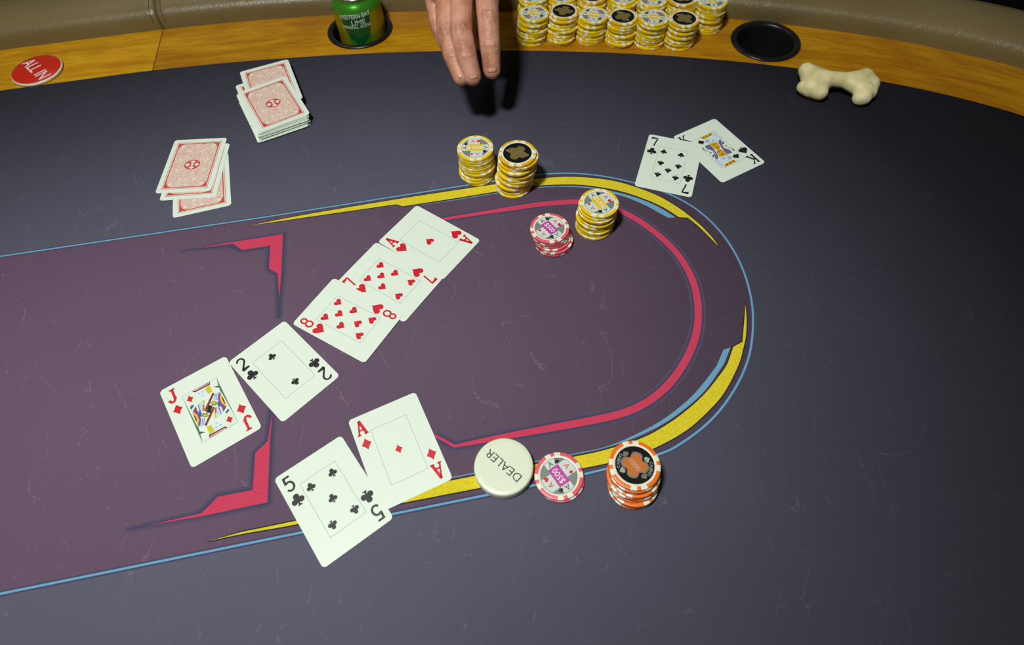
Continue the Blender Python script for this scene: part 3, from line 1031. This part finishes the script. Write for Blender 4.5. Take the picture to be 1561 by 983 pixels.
def back_card(x, y, a, z, label, group, detail=True, rx=0.0, ry=0.0):
    c = link('playing_card', CARD_ME, None, (x, y, z), a)
    c.rotation_euler = (rx, ry, a)
    tag(c, label, 'playing card', group)
    if detail:
        for nm, me in (('back_panel', PANEL_ME), ('back_frame', BFRAME1), ('back_frame', BGAP), ('back_frame', BFRAME2), ('back_medallion', BMED1), ('back_medallion', BMED2), ('back_corner', BCOR), ('back_corner', BCOR2)):
            p = link(nm, me, c)
            if nm == 'back_corner':
                p['kind'] = 'stuff'
    return c


g = 'discarded face-down cards'
back_card(-0.34688, 0.51249, 0.2497, 0.0002, 'red-backed card at the bottom of the three-card discard fan', g)
back_card(-0.35847, 0.53398, 0.0310, 0.00055, 'red-backed card in the middle of the three-card discard fan', g)
back_card(-0.36501, 0.54448, 0.0044, 0.0009, 'red-backed card lying on top of the three-card discard fan', g)

g = 'cards in the leftover deck'
ND = 36
for k in range(ND):
    z = 0.0002 + k * 0.00034
    t = k / (ND - 1)
    jx, jy, ja = random.gauss(0, .0006), random.gauss(0, .0006), random.gauss(0, .012)
    x, y, a = -0.2832 + jx, 0.6313 + 0.002 * t + jy, 0.461 + 0.03 * t + ja
    lab, det = 'red-backed card within the leftover deck near the wood ring', False
    if k == 0:
        lab = 'lowest card of the leftover deck, jutting out towards the discard fan'
    if 3 < k < 9:
        y -= 0.002
        x -= 0.001
    if k == ND - 1:
        x, y, a = -0.2820, 0.6350, 0.5050
        lab, det = 'red-backed card on top of the leftover deck', True
    if k == ND - 2:
        x, y, a = -0.2918, 0.6716, 0.3725
        lab, det = 'red-backed card sticking out towards the wood ring under the deck top card', True
    if k == ND - 4:
        x, y, a = -0.2905, 0.6470, 0.43
        lab, det = 'red-backed card with one corner poking out left of the deck', True
    back_card(x, y, a, z, lab, g, det)

# ------------------------------------------------------------------ chips
CR, CTH = 0.0199, 0.0033
SEG = 72


def chip_body(name, mc, wide=False):
    prof = [(0.0150, 0.0), (0.0190, 0.0), (0.01975, 0.00025), (CR, 0.0006), (CR, CTH - 0.0006), (0.01975, CTH - 0.00025), (0.0190, CTH), (0.0168, CTH), (0.0154, CTH), (0.0152, CTH - 0.0001)]

    def fm(k, i):
        q = i % 18
        if k < 0 or k >= 7 or k == 0:
            return 0
        if wide and 2 <= k <= 4:
            return 1 if q < 11 or q in (13, 14, 15) else 0
        return 1 if q < 10 or q in (13, 14) else 0
    me = lathe(prof, SEG, [M_cw, mc], fm, name)
    bm = bmesh.new()
    bm.from_mesh(me)
    for e in bm.edges:
        if len(e.link_faces) == 2 and e.calc_face_angle(0) > R_(40):
            e.smooth = False
    bm.to_mesh(me)
    bm.free()
    return me


BODY = {'yellow': chip_body('poker_chip', M_cy, True), 'amber': chip_body('poker_chip', M_ca, True), 'pink': chip_body('poker_chip', M_cp), 'orange': chip_body('poker_chip', M_co)}
IR = 0.0152
ZI = CTH + 0.00002


def clampdisc(P, r):
    out = []
    n = len(P)
    for i in range(n):
        a, b = P[i], P[(i + 1) % n]
        for k in range(6):
            t = k / 6
            x, y = a[0] + (b[0] - a[0]) * t, a[1] + (b[1] - a[1]) * t
            d = math.hypot(x, y)
            if d > r:
                x, y = x * r / d, y * r / d
            out.append((x, y))
    return out


def rot2(P, a):
    c, s = math.cos(a), math.sin(a)
    return [(x * c - y * s, x * s + y * c) for x, y in P]


def disc(r, n=48):
    return [(r * math.cos(2 * math.pi * k / n), r * math.sin(2 * math.pi * k / n)) for k in range(n)]


_ace = {}


def ace_inlay(chip, plaque, value, ang):
    """silver disc, four white ace cards in a pinwheel, a coloured plaque with the value"""
    inl = link('inlay', flat('inlay', [disc(IR)], ZI, M_silver), chip, (0, 0, 0), ang)
    r = IR * 0.97
    hx, hy = IR * 0.56, IR * 0.33
    cards = [[(-hx, hy), (hx * 0.55, hy), (hx * 0.55, IR), (-hx, IR)], [(hx, hy), (hx, -hy * 0.9), (IR * 1.02, -hy * 0.9), (IR * 1.02, hy)],
             [(hx, -hy), (-hx * 0.55, -hy), (-hx * 0.55, -IR), (hx, -IR)], [(-hx, -hy), (-hx, hy * 0.9), (-IR * 1.02, hy * 0.9), (-IR * 1.02, -hy)]]
    for P in cards:
        link('inlay_card', flat('inlay_card', [clampdisc(P, r)], ZI + 0.00003, M_inlayw), inl)
    link('inlay_plaque', flat('inlay_plaque', [[(-hx, -hy), (hx, -hy), (hx, hy), (-hx, hy)]], ZI + 0.00005, plaque), inl)
    text('inlay_value', value, hy * 1.15, ZI + 0.00008, M_txtw, inl, xs=min(1.0, 1.7 * hx / (hy * 1.15 * 2.7)))
    for k, (sx, sy, a, red, suit) in enumerate(((-0.2, 0.66, 0.0, True, 'hearts'), (0.76, 0.02, -math.pi / 2, False, 'spades'), (0.2, -0.66, math.pi, True, 'diamonds'), (-0.76, -0.02, math.pi / 2, False, 'clubs'))):
        m = M_red if red else M_black
        text('inlay_letter', 'A', IR * 0.30, ZI + 0.00006, m, inl, (sx * IR, sy * IR), a)
        dx, dy = rot2([(IR * 0.40, 0)], a)[0]
        px, py = sx * IR + dx, sy * IR + dy
        d = math.hypot(px, py)
        if d > IR * 0.80:
            px, py = px * IR * 0.8 / d, py * IR * 0.8 / d
        P = [[(x * IR * 0.28, y * IR * 0.28) for x, y in p] for p in SUIT[suit][0]]
        link('inlay_suit', flat('inlay_suit', P, ZI + 0.00006, m), inl, (px, py, 0), a)


def gearp(r, depth, n, ph=0.0, k=8):
    P = []
    for i in range(n * k):
        a = 2 * math.pi * i / (n * k)
        P.append(((r - depth * (0.5 + 0.5 * math.cos(n * a + ph)) ** 3) * math.cos(a), (r - depth * (0.5 + 0.5 * math.cos(n * a + ph)) ** 3) * math.sin(a)))
    return P


def black_inlay(chip, emblem, value, ang, words=False):
    inl = link('inlay', flat('inlay', [disc(IR)], ZI, M_inlayblack), chip, (0, 0, 0), ang)
    link('inlay_emblem', flat('inlay_emblem', [gearp(IR * 0.70, IR * 0.26, 4, 0.6)], ZI + 0.00003, M_inlaygrey if words else emblem), inl)
    link('inlay_emblem', flat('inlay_emblem', [gearp(IR * 0.60, IR * 0.20, 4, 0.6)], ZI + 0.00005, emblem), inl)
    link('inlay_ring', flat('inlay_ring', ringp(IR * 0.46, IR * 0.46, IR * 0.03), ZI + 0.00007, M_inlaygrey), inl)
    text('inlay_value', value, IR * 0.26, ZI + 0.00009, M_inlaysil if words else M_inlaygold if emblem is not M_inlaygold else M_inlaygrey, inl)
    if words:
        for s in (0, 1):
            text('inlay_word', 'CASINO', IR * 0.15, ZI + 0.00006, M_inlaysil, inl, (0, 0), s * math.pi - 0.9, 1.0, IR * 0.84)
            for k, rr in ((0.0, 0.80), (1.35, 0.78)):
                a = s * math.pi + k
                P = [[(x * IR * 0.30, y * IR * 0.30) for x, y in p] for p in SUIT['spades'][0]]
                link('inlay_suit', flat('inlay_suit', P, ZI + 0.00008, M_inlaysil if k else M_inlaygrey), inl, (IR * rr * math.cos(a) * 0.92, IR * rr * math.sin(a) * 0.92, 0), a - math.pi / 2)
            a = s * math.pi + 0.65
            text('inlay_letter', 'A', IR * 0.34, ZI + 0.00008, M_inlaygrey, inl, (IR * 0.74 * math.cos(a), IR * 0.74 * math.sin(a)), a - math.pi / 2)
    else:
        for s in (0, 1):
            a = s * math.pi + 2.4
            P = [[(x * IR * 0.26, y * IR * 0.26) for x, y in p] for p in SUIT['spades'][0]]
            link('inlay_suit', flat('inlay_suit', P, ZI + 0.00006, M_inlaygrey), inl, (IR * 0.74 * math.cos(a), IR * 0.74 * math.sin(a), 0), a - math.pi / 2)


ORD = ['', 'lowest', 'second', 'third', 'fourth', 'fifth', 'sixth', 'seventh', 'eighth', 'ninth', 'tenth', 'eleventh', 'twelfth', 'thirteenth', 'fourteenth']


def stack(kinds, where, base, top, z0, inlay, gname, gap=None, jit=0.0006):
    """kinds: chip colours bottom to top; the stack leans from base to top"""
    n = len(kinds)
    for k, kd in enumerate(kinds):
        t = k / max(n - 1, 1)
        x = base[0] + (top[0] - base[0]) * t + (random.gauss(0, jit) if 0 < k < n - 1 else 0)
        y = base[1] + (top[1] - base[1]) * t + (random.gauss(0, jit) if 0 < k < n - 1 else 0)
        c = link('poker_chip', BODY[kd], None, (x, y, z0 + k * (CTH + 0.00002)), random.uniform(0, 2 * math.pi))
        word = {'amber': 'yellow'}.get(kd, kd)
        if k == n - 1:
            lab = 'top %s and white chip of %s' % (word, where)
        else:
            lab = '%s %s and white chip up in %s' % (ORD[k + 1], word, where) if k else 'lowest %s and white chip in %s' % (word, where)
        tag(c, lab, 'poker chip', gname)
        if k == n - 1:
            inlay(c)
        elif gap is not None and k == gap - 1:
            black_inlay(c, M_inlaygold, '1000', 0.3)
    return c


def ori(c, deg):
    c.rotation_euler[2] = R_(deg)


def ace(pl, val, deg, crot=None):
    def f(c):
        if crot is not None:
            ori(c, crot)
        ace_inlay(c, pl, val, R_(deg) - c.rotation_euler[2])
    return f


def blk(em, val, deg, crot=None, words=False):
    def f(c):
        if crot is not None:
            ori(c, crot)
        black_inlay(c, em, val, R_(deg) - c.rotation_euler[2], words)
    return f


Y, A2 = 'yellow', 'amber'
stack([Y] * 11, 'the yellow stack left of the black-faced one', (-0.0309, 0.5089), (-0.0313, 0.5110), 0.0002, ace(M_plaquey, '$1000', -4, 20), 'yellow chips in the betting area')
stack([Y] * 11 + [A2] * 3, 'tall black-faced stack on yellow band', (0.0086, 0.4871), (0.0139, 0.4889), 0.0002, blk(M_inlaygold, '1000', 20, 10), 'yellow chips in the betting area', jit=0.0014)
stack([Y] * 10, 'yellow stack just behind the pink stack', (0.0915, 0.4228), (0.0943, 0.4255), 0.0002, ace(M_plaquey, '$1000', -64, 8), 'yellow chips in the betting area')
stack(['pink'] * 6, 'the leaning six-chip pink stack', (0.0470, 0.4031), (0.0427, 0.4065), 0.0002, ace(M_plaquep, '$500', -56, 36), 'pink chips in the betting area')
stack(['pink'] * 2, 'the two-chip pile beside dealer button', (0.0335, 0.1528), (0.0324, 0.1536), 0.0003, ace(M_plaquep, '$500', 121, 33), 'pink chips beside the dealer button')
stack(['orange'] * 10, 'the only orange stack', (0.0912, 0.1448), (0.0898, 0.1508), 0.0003, blk(M_inlayorange, '1000', -57, 22, True), 'orange chips near the dealer button')

WZ = WOODZ + 0.0002
rowname = ['first', 'second', 'third', 'fourth', 'fifth', 'sixth', 'seventh']
front = [((0.0444, 0.7723), (0.0480, 0.7730), 11, 'y', -8), ((0.0845, 0.7717), (0.0882, 0.7750), 11, 'b', 30), ((0.1247, 0.7690), (0.1274, 0.7685), 10, 'y', -25),
         ((0.1640, 0.7600), (0.1655, 0.7616), 10, 'b', 160), ((0.2030, 0.7524), (0.2040, 0.7510), 11, 'y', -22), ((0.2425, 0.7475), (0.2430, 0.7450), 11, 'b', 170)]
for i, (b, t, n, k, dg) in enumerate(front):
    w = '%s front-row wood stack from the hand' % rowname[i]
    kinds = [Y] * (n - 1) + [A2 if k == 'b' else Y]
    stack(kinds, w, b, t, WZ, blk(M_inlaygold if i else M_inlayblack, '1000', dg) if k == 'b' else ace(M_plaquey, '$1000', dg), 'yellow chips stacked on the wood ring', 2 if i == 1 else None, jit=0.0009)
back = [((0.0470, 0.8140), (0.0504, 0.8150), 11, 'y', 0), ((0.0880, 0.8170), (0.0905, 0.8185), 10, 'y', 15), ((0.1285, 0.8100), (0.1305, 0.8095), 11, 'b', 20), ((0.1690, 0.8020), (0.1700, 0.8030), 11, 'y', -12),
        ((0.2085, 0.7945), (0.2090, 0.7935), 11, 'y', -18), ((0.2480, 0.7890), (0.2480, 0.7875), 12, 'b', 10), ((0.2880, 0.7810), (0.2860, 0.7780), 12, 'y', 85)]
for i, (b, t, n, k, dg) in enumerate(back):
    w = '%s back-row wood stack from the hand' % rowname[i]
    kinds = [Y] * (n - 1) + [A2 if k == 'b' else Y]
    stack(kinds, w, b, t, WZ, blk(M_inlaygold, '1000', dg) if k == 'b' else ace(M_plaquey, '$1000', dg), 'yellow chips stacked on the wood ring', jit=0.0009)

# ------------------------------------------------------------------ dealer button, all-in button
db = empty('dealer_button', (-0.0122, 0.1625, 0.0003))
tag(db, 'round white dealer button lettered DEALER, left of the two-chip pink pile', 'dealer button')
DR, DH = 0.0243, 0.0105
link('disc', lathe([(0.0225, 0), (0.0236, 0.0003), (0.0241, 0.0010), (DR, 0.002), (DR, DH - 0.0018), (0.0241, DH - 0.0009), (0.0237, DH - 0.0003), (0.0231, DH), (0.0200, DH)], 64, [M_button], None, 'disc'), db)
text('lettering', 'DEALER', 0.0070, DH + 0.00005, M_btext, db, (-0.0003, 0.0006), R_(136.4), 1.02)

ab = empty('all_in_button', (-0.6275, 0.7475, WOODZ + 0.0003))
tag(ab, 'round red button with white rim lettered ALL IN, on the wood ring', 'button')
link('rim', lathe([(0.030, 0), (0.0315, 0.0005), (0.0322, 0.0015), (0.0322, 0.0032), (0.0316, 0.0040), (0.0308, 0.0042)], 64, [M_cw], None, 'rim'), ab)
link('red_face', lathe([(0.0312, 0.0043), (0.0312, 0.0047), (0.0306, 0.0050)], 64, [M_allin], None, 'red_face'), ab)
text('lettering', 'ALL IN', 0.0165, 0.0051, M_txtw, ab, (0.0, 0.0), R_(-44), 0.78)

# ------------------------------------------------------------------ drink can
cw = uv_world(CUPS[1][0], CUPS[1][1])
can = empty('drink_can', (cw.x + 0.0025, cw.y + 0.0035, WOODZ - 0.0640))
tag(can, 'shiny green drink can with white lettering standing in the black cup holder', 'can')
M_can = mat('can_green_metal', rgb(84, 176, 50), 0.25, 0.6)
shield = mat('can_dark_green', rgb(20, 92, 44), 0.3, 0.3)
M_cangold = mat('can_gold_green', rgb(150, 146, 22), 0.3, 0.4)
M_lid = mat('can_aluminium', rgb(190, 190, 190), 0.28, 1.0)
CP = [(0.0225, 0.0), (0.0250, 0.0015), (0.0272, 0.0060), (0.0310, 0.0130), (0.0326, 0.018), (0.0331, 0.024), (0.0331, 0.099), (0.03292, 0.1022), (0.0322, 0.1054), (0.0308, 0.1084), (0.0289, 0.1108), (0.0272, 0.1128), (0.0263, 0.1145), (0.0262, 0.1172)]


def canr(z):
    for (r0, z0), (r1, z1) in zip(CP, CP[1:]):
        if z0 <= z <= z1:
            return r0 + (r1 - r0) * (z - z0) / (z1 - z0)
    return 0.033


link('body', lathe(CP, 96, [M_can], None, 'body', True, False), can)
link('lid', lathe([(0.0262, 0.1165), (0.0270, 0.1172), (0.0272, 0.1188), (0.0262, 0.1196), (0.0250, 0.1186), (0.0240, 0.1150), (0.0236, 0.1148)], 64, [M_lid], None, 'lid'), can)


def wrap(name, rows, m, lift=0.0002):
    """patch on the can wall: rows of (z, angle0, angle1)"""
    v, f = [], []
    K = 12
    for z, a0, a1 in rows:
        r = canr(z) + lift
        for k in range(K + 1):
            a = R_(a0 + (a1 - a0) * k / K)
            v.append((r * math.cos(a), r * math.sin(a), z))
    for j in range(len(rows) - 1):
        for k in range(K):
            f.append((j * (K + 1) + k, j * (K + 1) + k + 1, (j + 1) * (K + 1) + k + 1, (j + 1) * (K + 1) + k))
    return link(name, mesh(name, v, f, m, None, True), can)


FA = -88.0
wrap('gold_panel', [(0.026 + 0.0735 * k / 8, FA - 92, FA - 30 + (8 - k) * 1.5) for k in range(9)], M_cangold)
wrap('gold_panel', [(0.026 + 0.0750 * k / 8, FA + 34 - (8 - k) * 1.5, FA + 92) for k in range(9)], M_cangold)
wrap('dark_shield', [(0.060, FA - 4, FA + 4), (0.064, FA - 12, FA + 12), (0.070, FA - 22, FA + 22), (0.078, FA - 29, FA + 29), (0.088, FA - 33, FA + 33), (0.099, FA - 36, FA + 36)], shield, 0.0004)


def wrap_text(s, height, zc, m, tilt=0.0, xs=1.0, a0=FA):
    vv, f = text_polys(s)
    v = []
    for x, y in vv:
        x, y = x * height * xs, y * height
        z = zc + y + x * tilt
        r = canr(z) + 0.0007
        a = R_(a0) + x / 0.0335
        v.append((r * math.cos(a), r * math.sin(a), z))
    return link('lettering', mesh('lettering', v, f, m), can)


M_cantxt = mat('can_text_white', rgb(216, 232, 222), 0.4)
wrap_text('WESTERN BAY', 0.0058, 0.1005, M_cantxt, 0.08, 0.80)
wrap_text('LIME', 0.0066, 0.0925, M_cantxt, 0.06, 1.0, FA + 6)
wrap_text('MINERAL SODA', 0.0042, 0.0862, M_cantxt, 0.05, 0.95)

# ------------------------------------------------------------------ bone
M_bone = mat('dry_bone', rgb(226, 214, 160), 0.5, 0, 0.4)
t = NT(M_bone)
vv = t.mapping('Object')
n1 = t.noise(vv, 45, 4, 0.6)
n2 = t.noise(vv, 160, 4, 0.65)
c = t.ramp(n1, [(0.3, rgb(204, 188, 128)), (0.55, rgb(228, 216, 164)), (0.75, rgb(236, 228, 190))])
t.color(t.mix(t.ramp(n2, [(0.55, 0.0), (0.8, 0.5)]), c, rgb(186, 166, 112)))
t.bump(t.math('ADD', n2, n1), 0.35, 0.0015)
bc = Vector((0.411, 0.6265, 0.0002))


def B(x, y, z):
    return (x - bc.x, y - bc.y, z)


V, F = [], []
KT = B(0.3795, 0.6480, 0.0150)
KB = B(0.3770, 0.6175, 0.0125)
RT = B(0.4450, 0.6290, 0.0155)
RM = B(0.4500, 0.6190, 0.0130)
RB = B(0.4355, 0.5990, 0.0105)
S0, S1, S2, S3 = B(0.3880, 0.6310, 0.0155), B(0.4010, 0.6268, 0.0172), B(0.4180, 0.6232, 0.0172), B(0.4370, 0.6195, 0.0150)
for a, ra, b, rb in ((S0, .0118, S1, .0096), (S1, .0096, S2, .0092), (S2, .0092, S3, .0118), (S0, .0110, KT, .0098), (S0, .0115, KB, .0118), (S3, .0112, RT, .0110), (S3, .0112, RM, .0108),
                     (S3, .0110, RB, .0100), (KB, .0112, B(0.3860, 0.6110, 0.0110), .0102), (KB, .0112, B(0.3700, 0.6215, 0.0110), .0085),
                     (RT, .0106, B(0.4530, 0.6230, 0.0120), .0088), (RM, .0102, B(0.4440, 0.6070, 0.0105), .0102), (RB, .0100, B(0.4315, 0.5985, 0.0095), .0090), (RT, .0104, RB, .0098), (KT, .0090, KB, .0098),
                     (S2, .0090, B(0.4390, 0.6080, 0.0130), .0105), (S1, .0094, B(0.3850, 0.6180, 0.0130), .0112), (S2, .0088, RT, .0100), (S1, .0090, KT, .0092),
                     (S2, .0088, B(0.4450, 0.6120, 0.0120), .0100)):
    capsule(V, F, a, ra, b, rb)
bo = link('bone', mesh('bone', V, F, M_bone), None, bc)
tag(bo, 'small dry cream-coloured animal bone lying at the edge of the cloth', 'bone')
md = bo.modifiers.new('r', 'REMESH')
md.mode = 'VOXEL'
md.voxel_size = 0.0010
ms = bo.modifiers.new('s', 'SMOOTH')
ms.factor = 0.5
ms.iterations = 34
bpy.context.view_layer.update()
apply_mods(bo)
bo.data.polygons.foreach_set('use_smooth', [True] * len(bo.data.polygons))
bo.location.z -= min(q.co.z for q in bo.data.vertices) + bo.location.z - 0.0003

# ------------------------------------------------------------------ the player's hand
M_skin = mat('skin', rgb(196, 140, 112), 0.45, 0, 0.4)
t = NT(M_skin)
vv = t.mapping('Object')
n1 = t.noise(vv, 55, 3, 0.5)
n2 = t.noise(vv, 420, 3, 0.6)
t.color(t.ramp(n1, [(0.32, rgb(170, 108, 84)), (0.52, rgb(198, 142, 114)), (0.7, rgb(216, 156, 134))]))
t.bump(t.math('ADD', n2, t.math('MULTIPLY', t.noise(t.mapping('Object', scale=(1, 5, 3)), 60, 3, 0.6), 1.5)), 0.32, 0.0014)
t.b.inputs['Subsurface Weight'].default_value = 0.12
t.b.inputs['Subsurface Radius'].default_value = (0.006, 0.002, 0.001)
M_nail = mat('nail', rgb(204, 152, 130), 0.35)
M_sleeve = mat('dark_sleeve', rgb(36, 38, 46), 0.9, 0, 0.2)

FING = {
    'index': [((-0.0095, 0.5950, 0.0725), .0100), ((-0.0103, 0.6100, 0.0925), .0114), ((-0.0109, 0.6300, 0.1120), .0123), ((-0.0120, 0.6700, 0.1290), .0130)],
    'middle': [((-0.0312, 0.5850, 0.0720), .0100), ((-0.0360, 0.5965, 0.0880), .0114), ((-0.0408, 0.6205, 0.1020), .0124), ((-0.0385, 0.6660, 0.1240), .0130)],
    'ring': [((-0.0440, 0.5890, 0.0690), .0092), ((-0.0515, 0.6050, 0.0825), .0108), ((-0.0580, 0.6300, 0.0960), .0114), ((-0.0575, 0.6720, 0.1150), .0122)],
    'little': [((-0.0570, 0.6330, 0.0690), .0076), ((-0.0640, 0.6480, 0.0790), .0086), ((-0.0705, 0.6650, 0.0890), .0092), ((-0.0735, 0.6920, 0.1040), .0108)],
}
TH = [((-0.0200, 0.6490, 0.0800), .0085), ((-0.0130, 0.6710, 0.0885), .0100), ((-0.0060, 0.7010, 0.1020), .0115), ((-0.0160, 0.7380, 0.1180), .0150)]
WR = ((-0.0380, 0.7700, 0.1330), .0230)
V, F = [], []
hc = Vector((-0.035, 0.70, 0.0))


def H(p):
    return (p[0] - hc.x, p[1] - hc.y, p[2] - hc.z)


nails = []
for nm, ch in FING.items():
    for (p, r), (q, s) in zip(ch, ch[1:]):
        capsule(V, F, H(p), r, H(q), s)
    capsule(V, F, H(ch[-1][0]), ch[-1][1], H((WR[0][0] * 0.6 + ch[-1][0][0] * 0.4, WR[0][1] - 0.012, WR[0][2])), .0165)
    # dorsal side of each finger, knuckle wrinkles and pad shaping
    tip, dip, pip, mcp = [Vector(H(c[0])) for c in ch]
    d = (tip - pip).normalized()
    nrm = Vector((0, -0.35, 0.94))
    nrm = (nrm - d * nrm.dot(d)).normalized()
    side = d.cross(nrm)
    for jnt, rr, ks in ((pip, ch[2][1], (-.0042, -.0014, .0014, .0042)), (dip, ch[1][1], (-.0016, .0016))):
        for k in ks:
            c0 = jnt + d * k + nrm * (rr + 0.0001)
            capsule(V, F, c0 - side * rr * 0.42 - nrm * 0.0009, .0008, c0 + side * rr * 0.42 - nrm * 0.0009, .0008, 8, 3)
    d2 = (tip - dip).normalized()
    n2 = Vector((0, -0.35, 0.94))
    n2 = (n2 - d2 * n2.dot(d2)).normalized()
    nails.append((tip + d2 * 0.0005, d2, n2, ch[0][1]))
for (p, r), (q, s) in zip(TH, TH[1:]):
    capsule(V, F, H(p), r, H(q), s)
capsule(V, F, H(TH[-1][0]), .0150, H(WR[0]), .0200)
names_ = list(FING)
for a, b in zip(names_, names_[1:]):
    capsule(V, F, H(FING[a][3][0]), .0105, H(FING[b][3][0]), .0105)
    pa, pb = Vector(FING[a][3][0]), Vector(FING[b][3][0])
    m_ = (pa + pb) / 2 + Vector((0, 0.03, 0.0))
    capsule(V, F, H((pa + pb) / 2 + Vector((0, .008, -.002))), .011, H(m_), .0150)
for dx in (-0.013, 0.0, 0.013):
    capsule(V, F, H((WR[0][0] + dx, WR[0][1] - 0.02, WR[0][2])), .0185, H((WR[0][0] + dx * 0.9 + 0.004, WR[0][1] + 0.05, WR[0][2] + 0.008)), .0195)
    capsule(V, F, H((WR[0][0] + dx * 0.9 + 0.004, WR[0][1] + 0.05, WR[0][2] + 0.008)), .0195, H((-0.015 + dx * 1.5, 0.99, 0.165)), .030)
capsule(V, F, H((-0.015, 0.99, 0.165)), .036, H((0.005, 1.10, 0.175)), .040)
hand = link('person', mesh('person', V, F, M_skin), None, hc)
tag(hand, "person's right hand and forearm reaching over the rail, fingertips hovering above the cloth", 'person')
md = hand.modifiers.new('r', 'REMESH')
md.mode = 'VOXEL'
md.voxel_size = 0.0011
ms = hand.modifiers.new('s', 'SMOOTH')
ms.factor = 0.5
ms.iterations = 5
bpy.context.view_layer.update()
apply_mods(hand)
hand.data.polygons.foreach_set('use_smooth', [True] * len(hand.data.polygons))
for c0, d2, n2, r in nails:
    sd = d2.cross(n2)
    v, f = [], []
    for i in range(7):
        tt = -0.006 + 0.0085 * i / 6
        wv = r * 0.55 * (1 - 0.25 * max(0, (i - 3) / 3) ** 2 - 0.15 * max(0, (2 - i) / 2) ** 2)
        drop = max(0, tt) ** 2 / (2 * r) * 1.0
        for j in range(7):
            a = (j - 3) / 3
            v.append(c0 + d2 * tt + sd * (wv * a) + n2 * (math.sqrt(max(r * r - (wv * a) ** 2, 0)) - 0.0001 - drop))
    for i in range(6):
        for j in range(6):
            f.append((i * 7 + j, i * 7 + j + 1, (i + 1) * 7 + j + 1, (i + 1) * 7 + j))
    nb = link('nail', mesh('nail', v, f, M_nail, None, True), hand)
    so = nb.modifiers.new('t', 'SOLIDIFY')
    so.thickness = 0.0005
# sleeve pushed up the forearm
P0, P1, P2 = Vector(H((-0.022, 0.905, 0.153))), Vector(H((-0.012, 1.02, 0.168))), Vector(H((0.008, 1.14, 0.178)))
rows = []
for k in range(13):
    t_ = k / 12
    c = P0 * (1 - t_) ** 2 + P1 * 2 * t_ * (1 - t_) + P2 * t_ * t_
    rows.append((c, 0.041 + 0.012 * t_ + 0.0015 * math.sin(k * 2.1)))
v, f = [], []
ax = (P2 - P0).normalized()
tt = ax.orthogonal().normalized()
bb = ax.cross(tt)
rows = [(rows[0][0] + ax * 0.004, 0.036)] + rows + [(rows[-1][0], 0.001)]
for c, r in rows:
    for i in range(28):
        a = 2 * math.pi * i / 28
        v.append(c + tt * (r * math.cos(a)) + bb * (r * math.sin(a)))
for k in range(len(rows) - 1):
    for i in range(28):
        j = (i + 1) % 28
        f.append((k * 28 + i, k * 28 + j, (k + 1) * 28 + j, (k + 1) * 28 + i))
link('sleeve', mesh('sleeve', v, f, M_sleeve, None, True), hand)
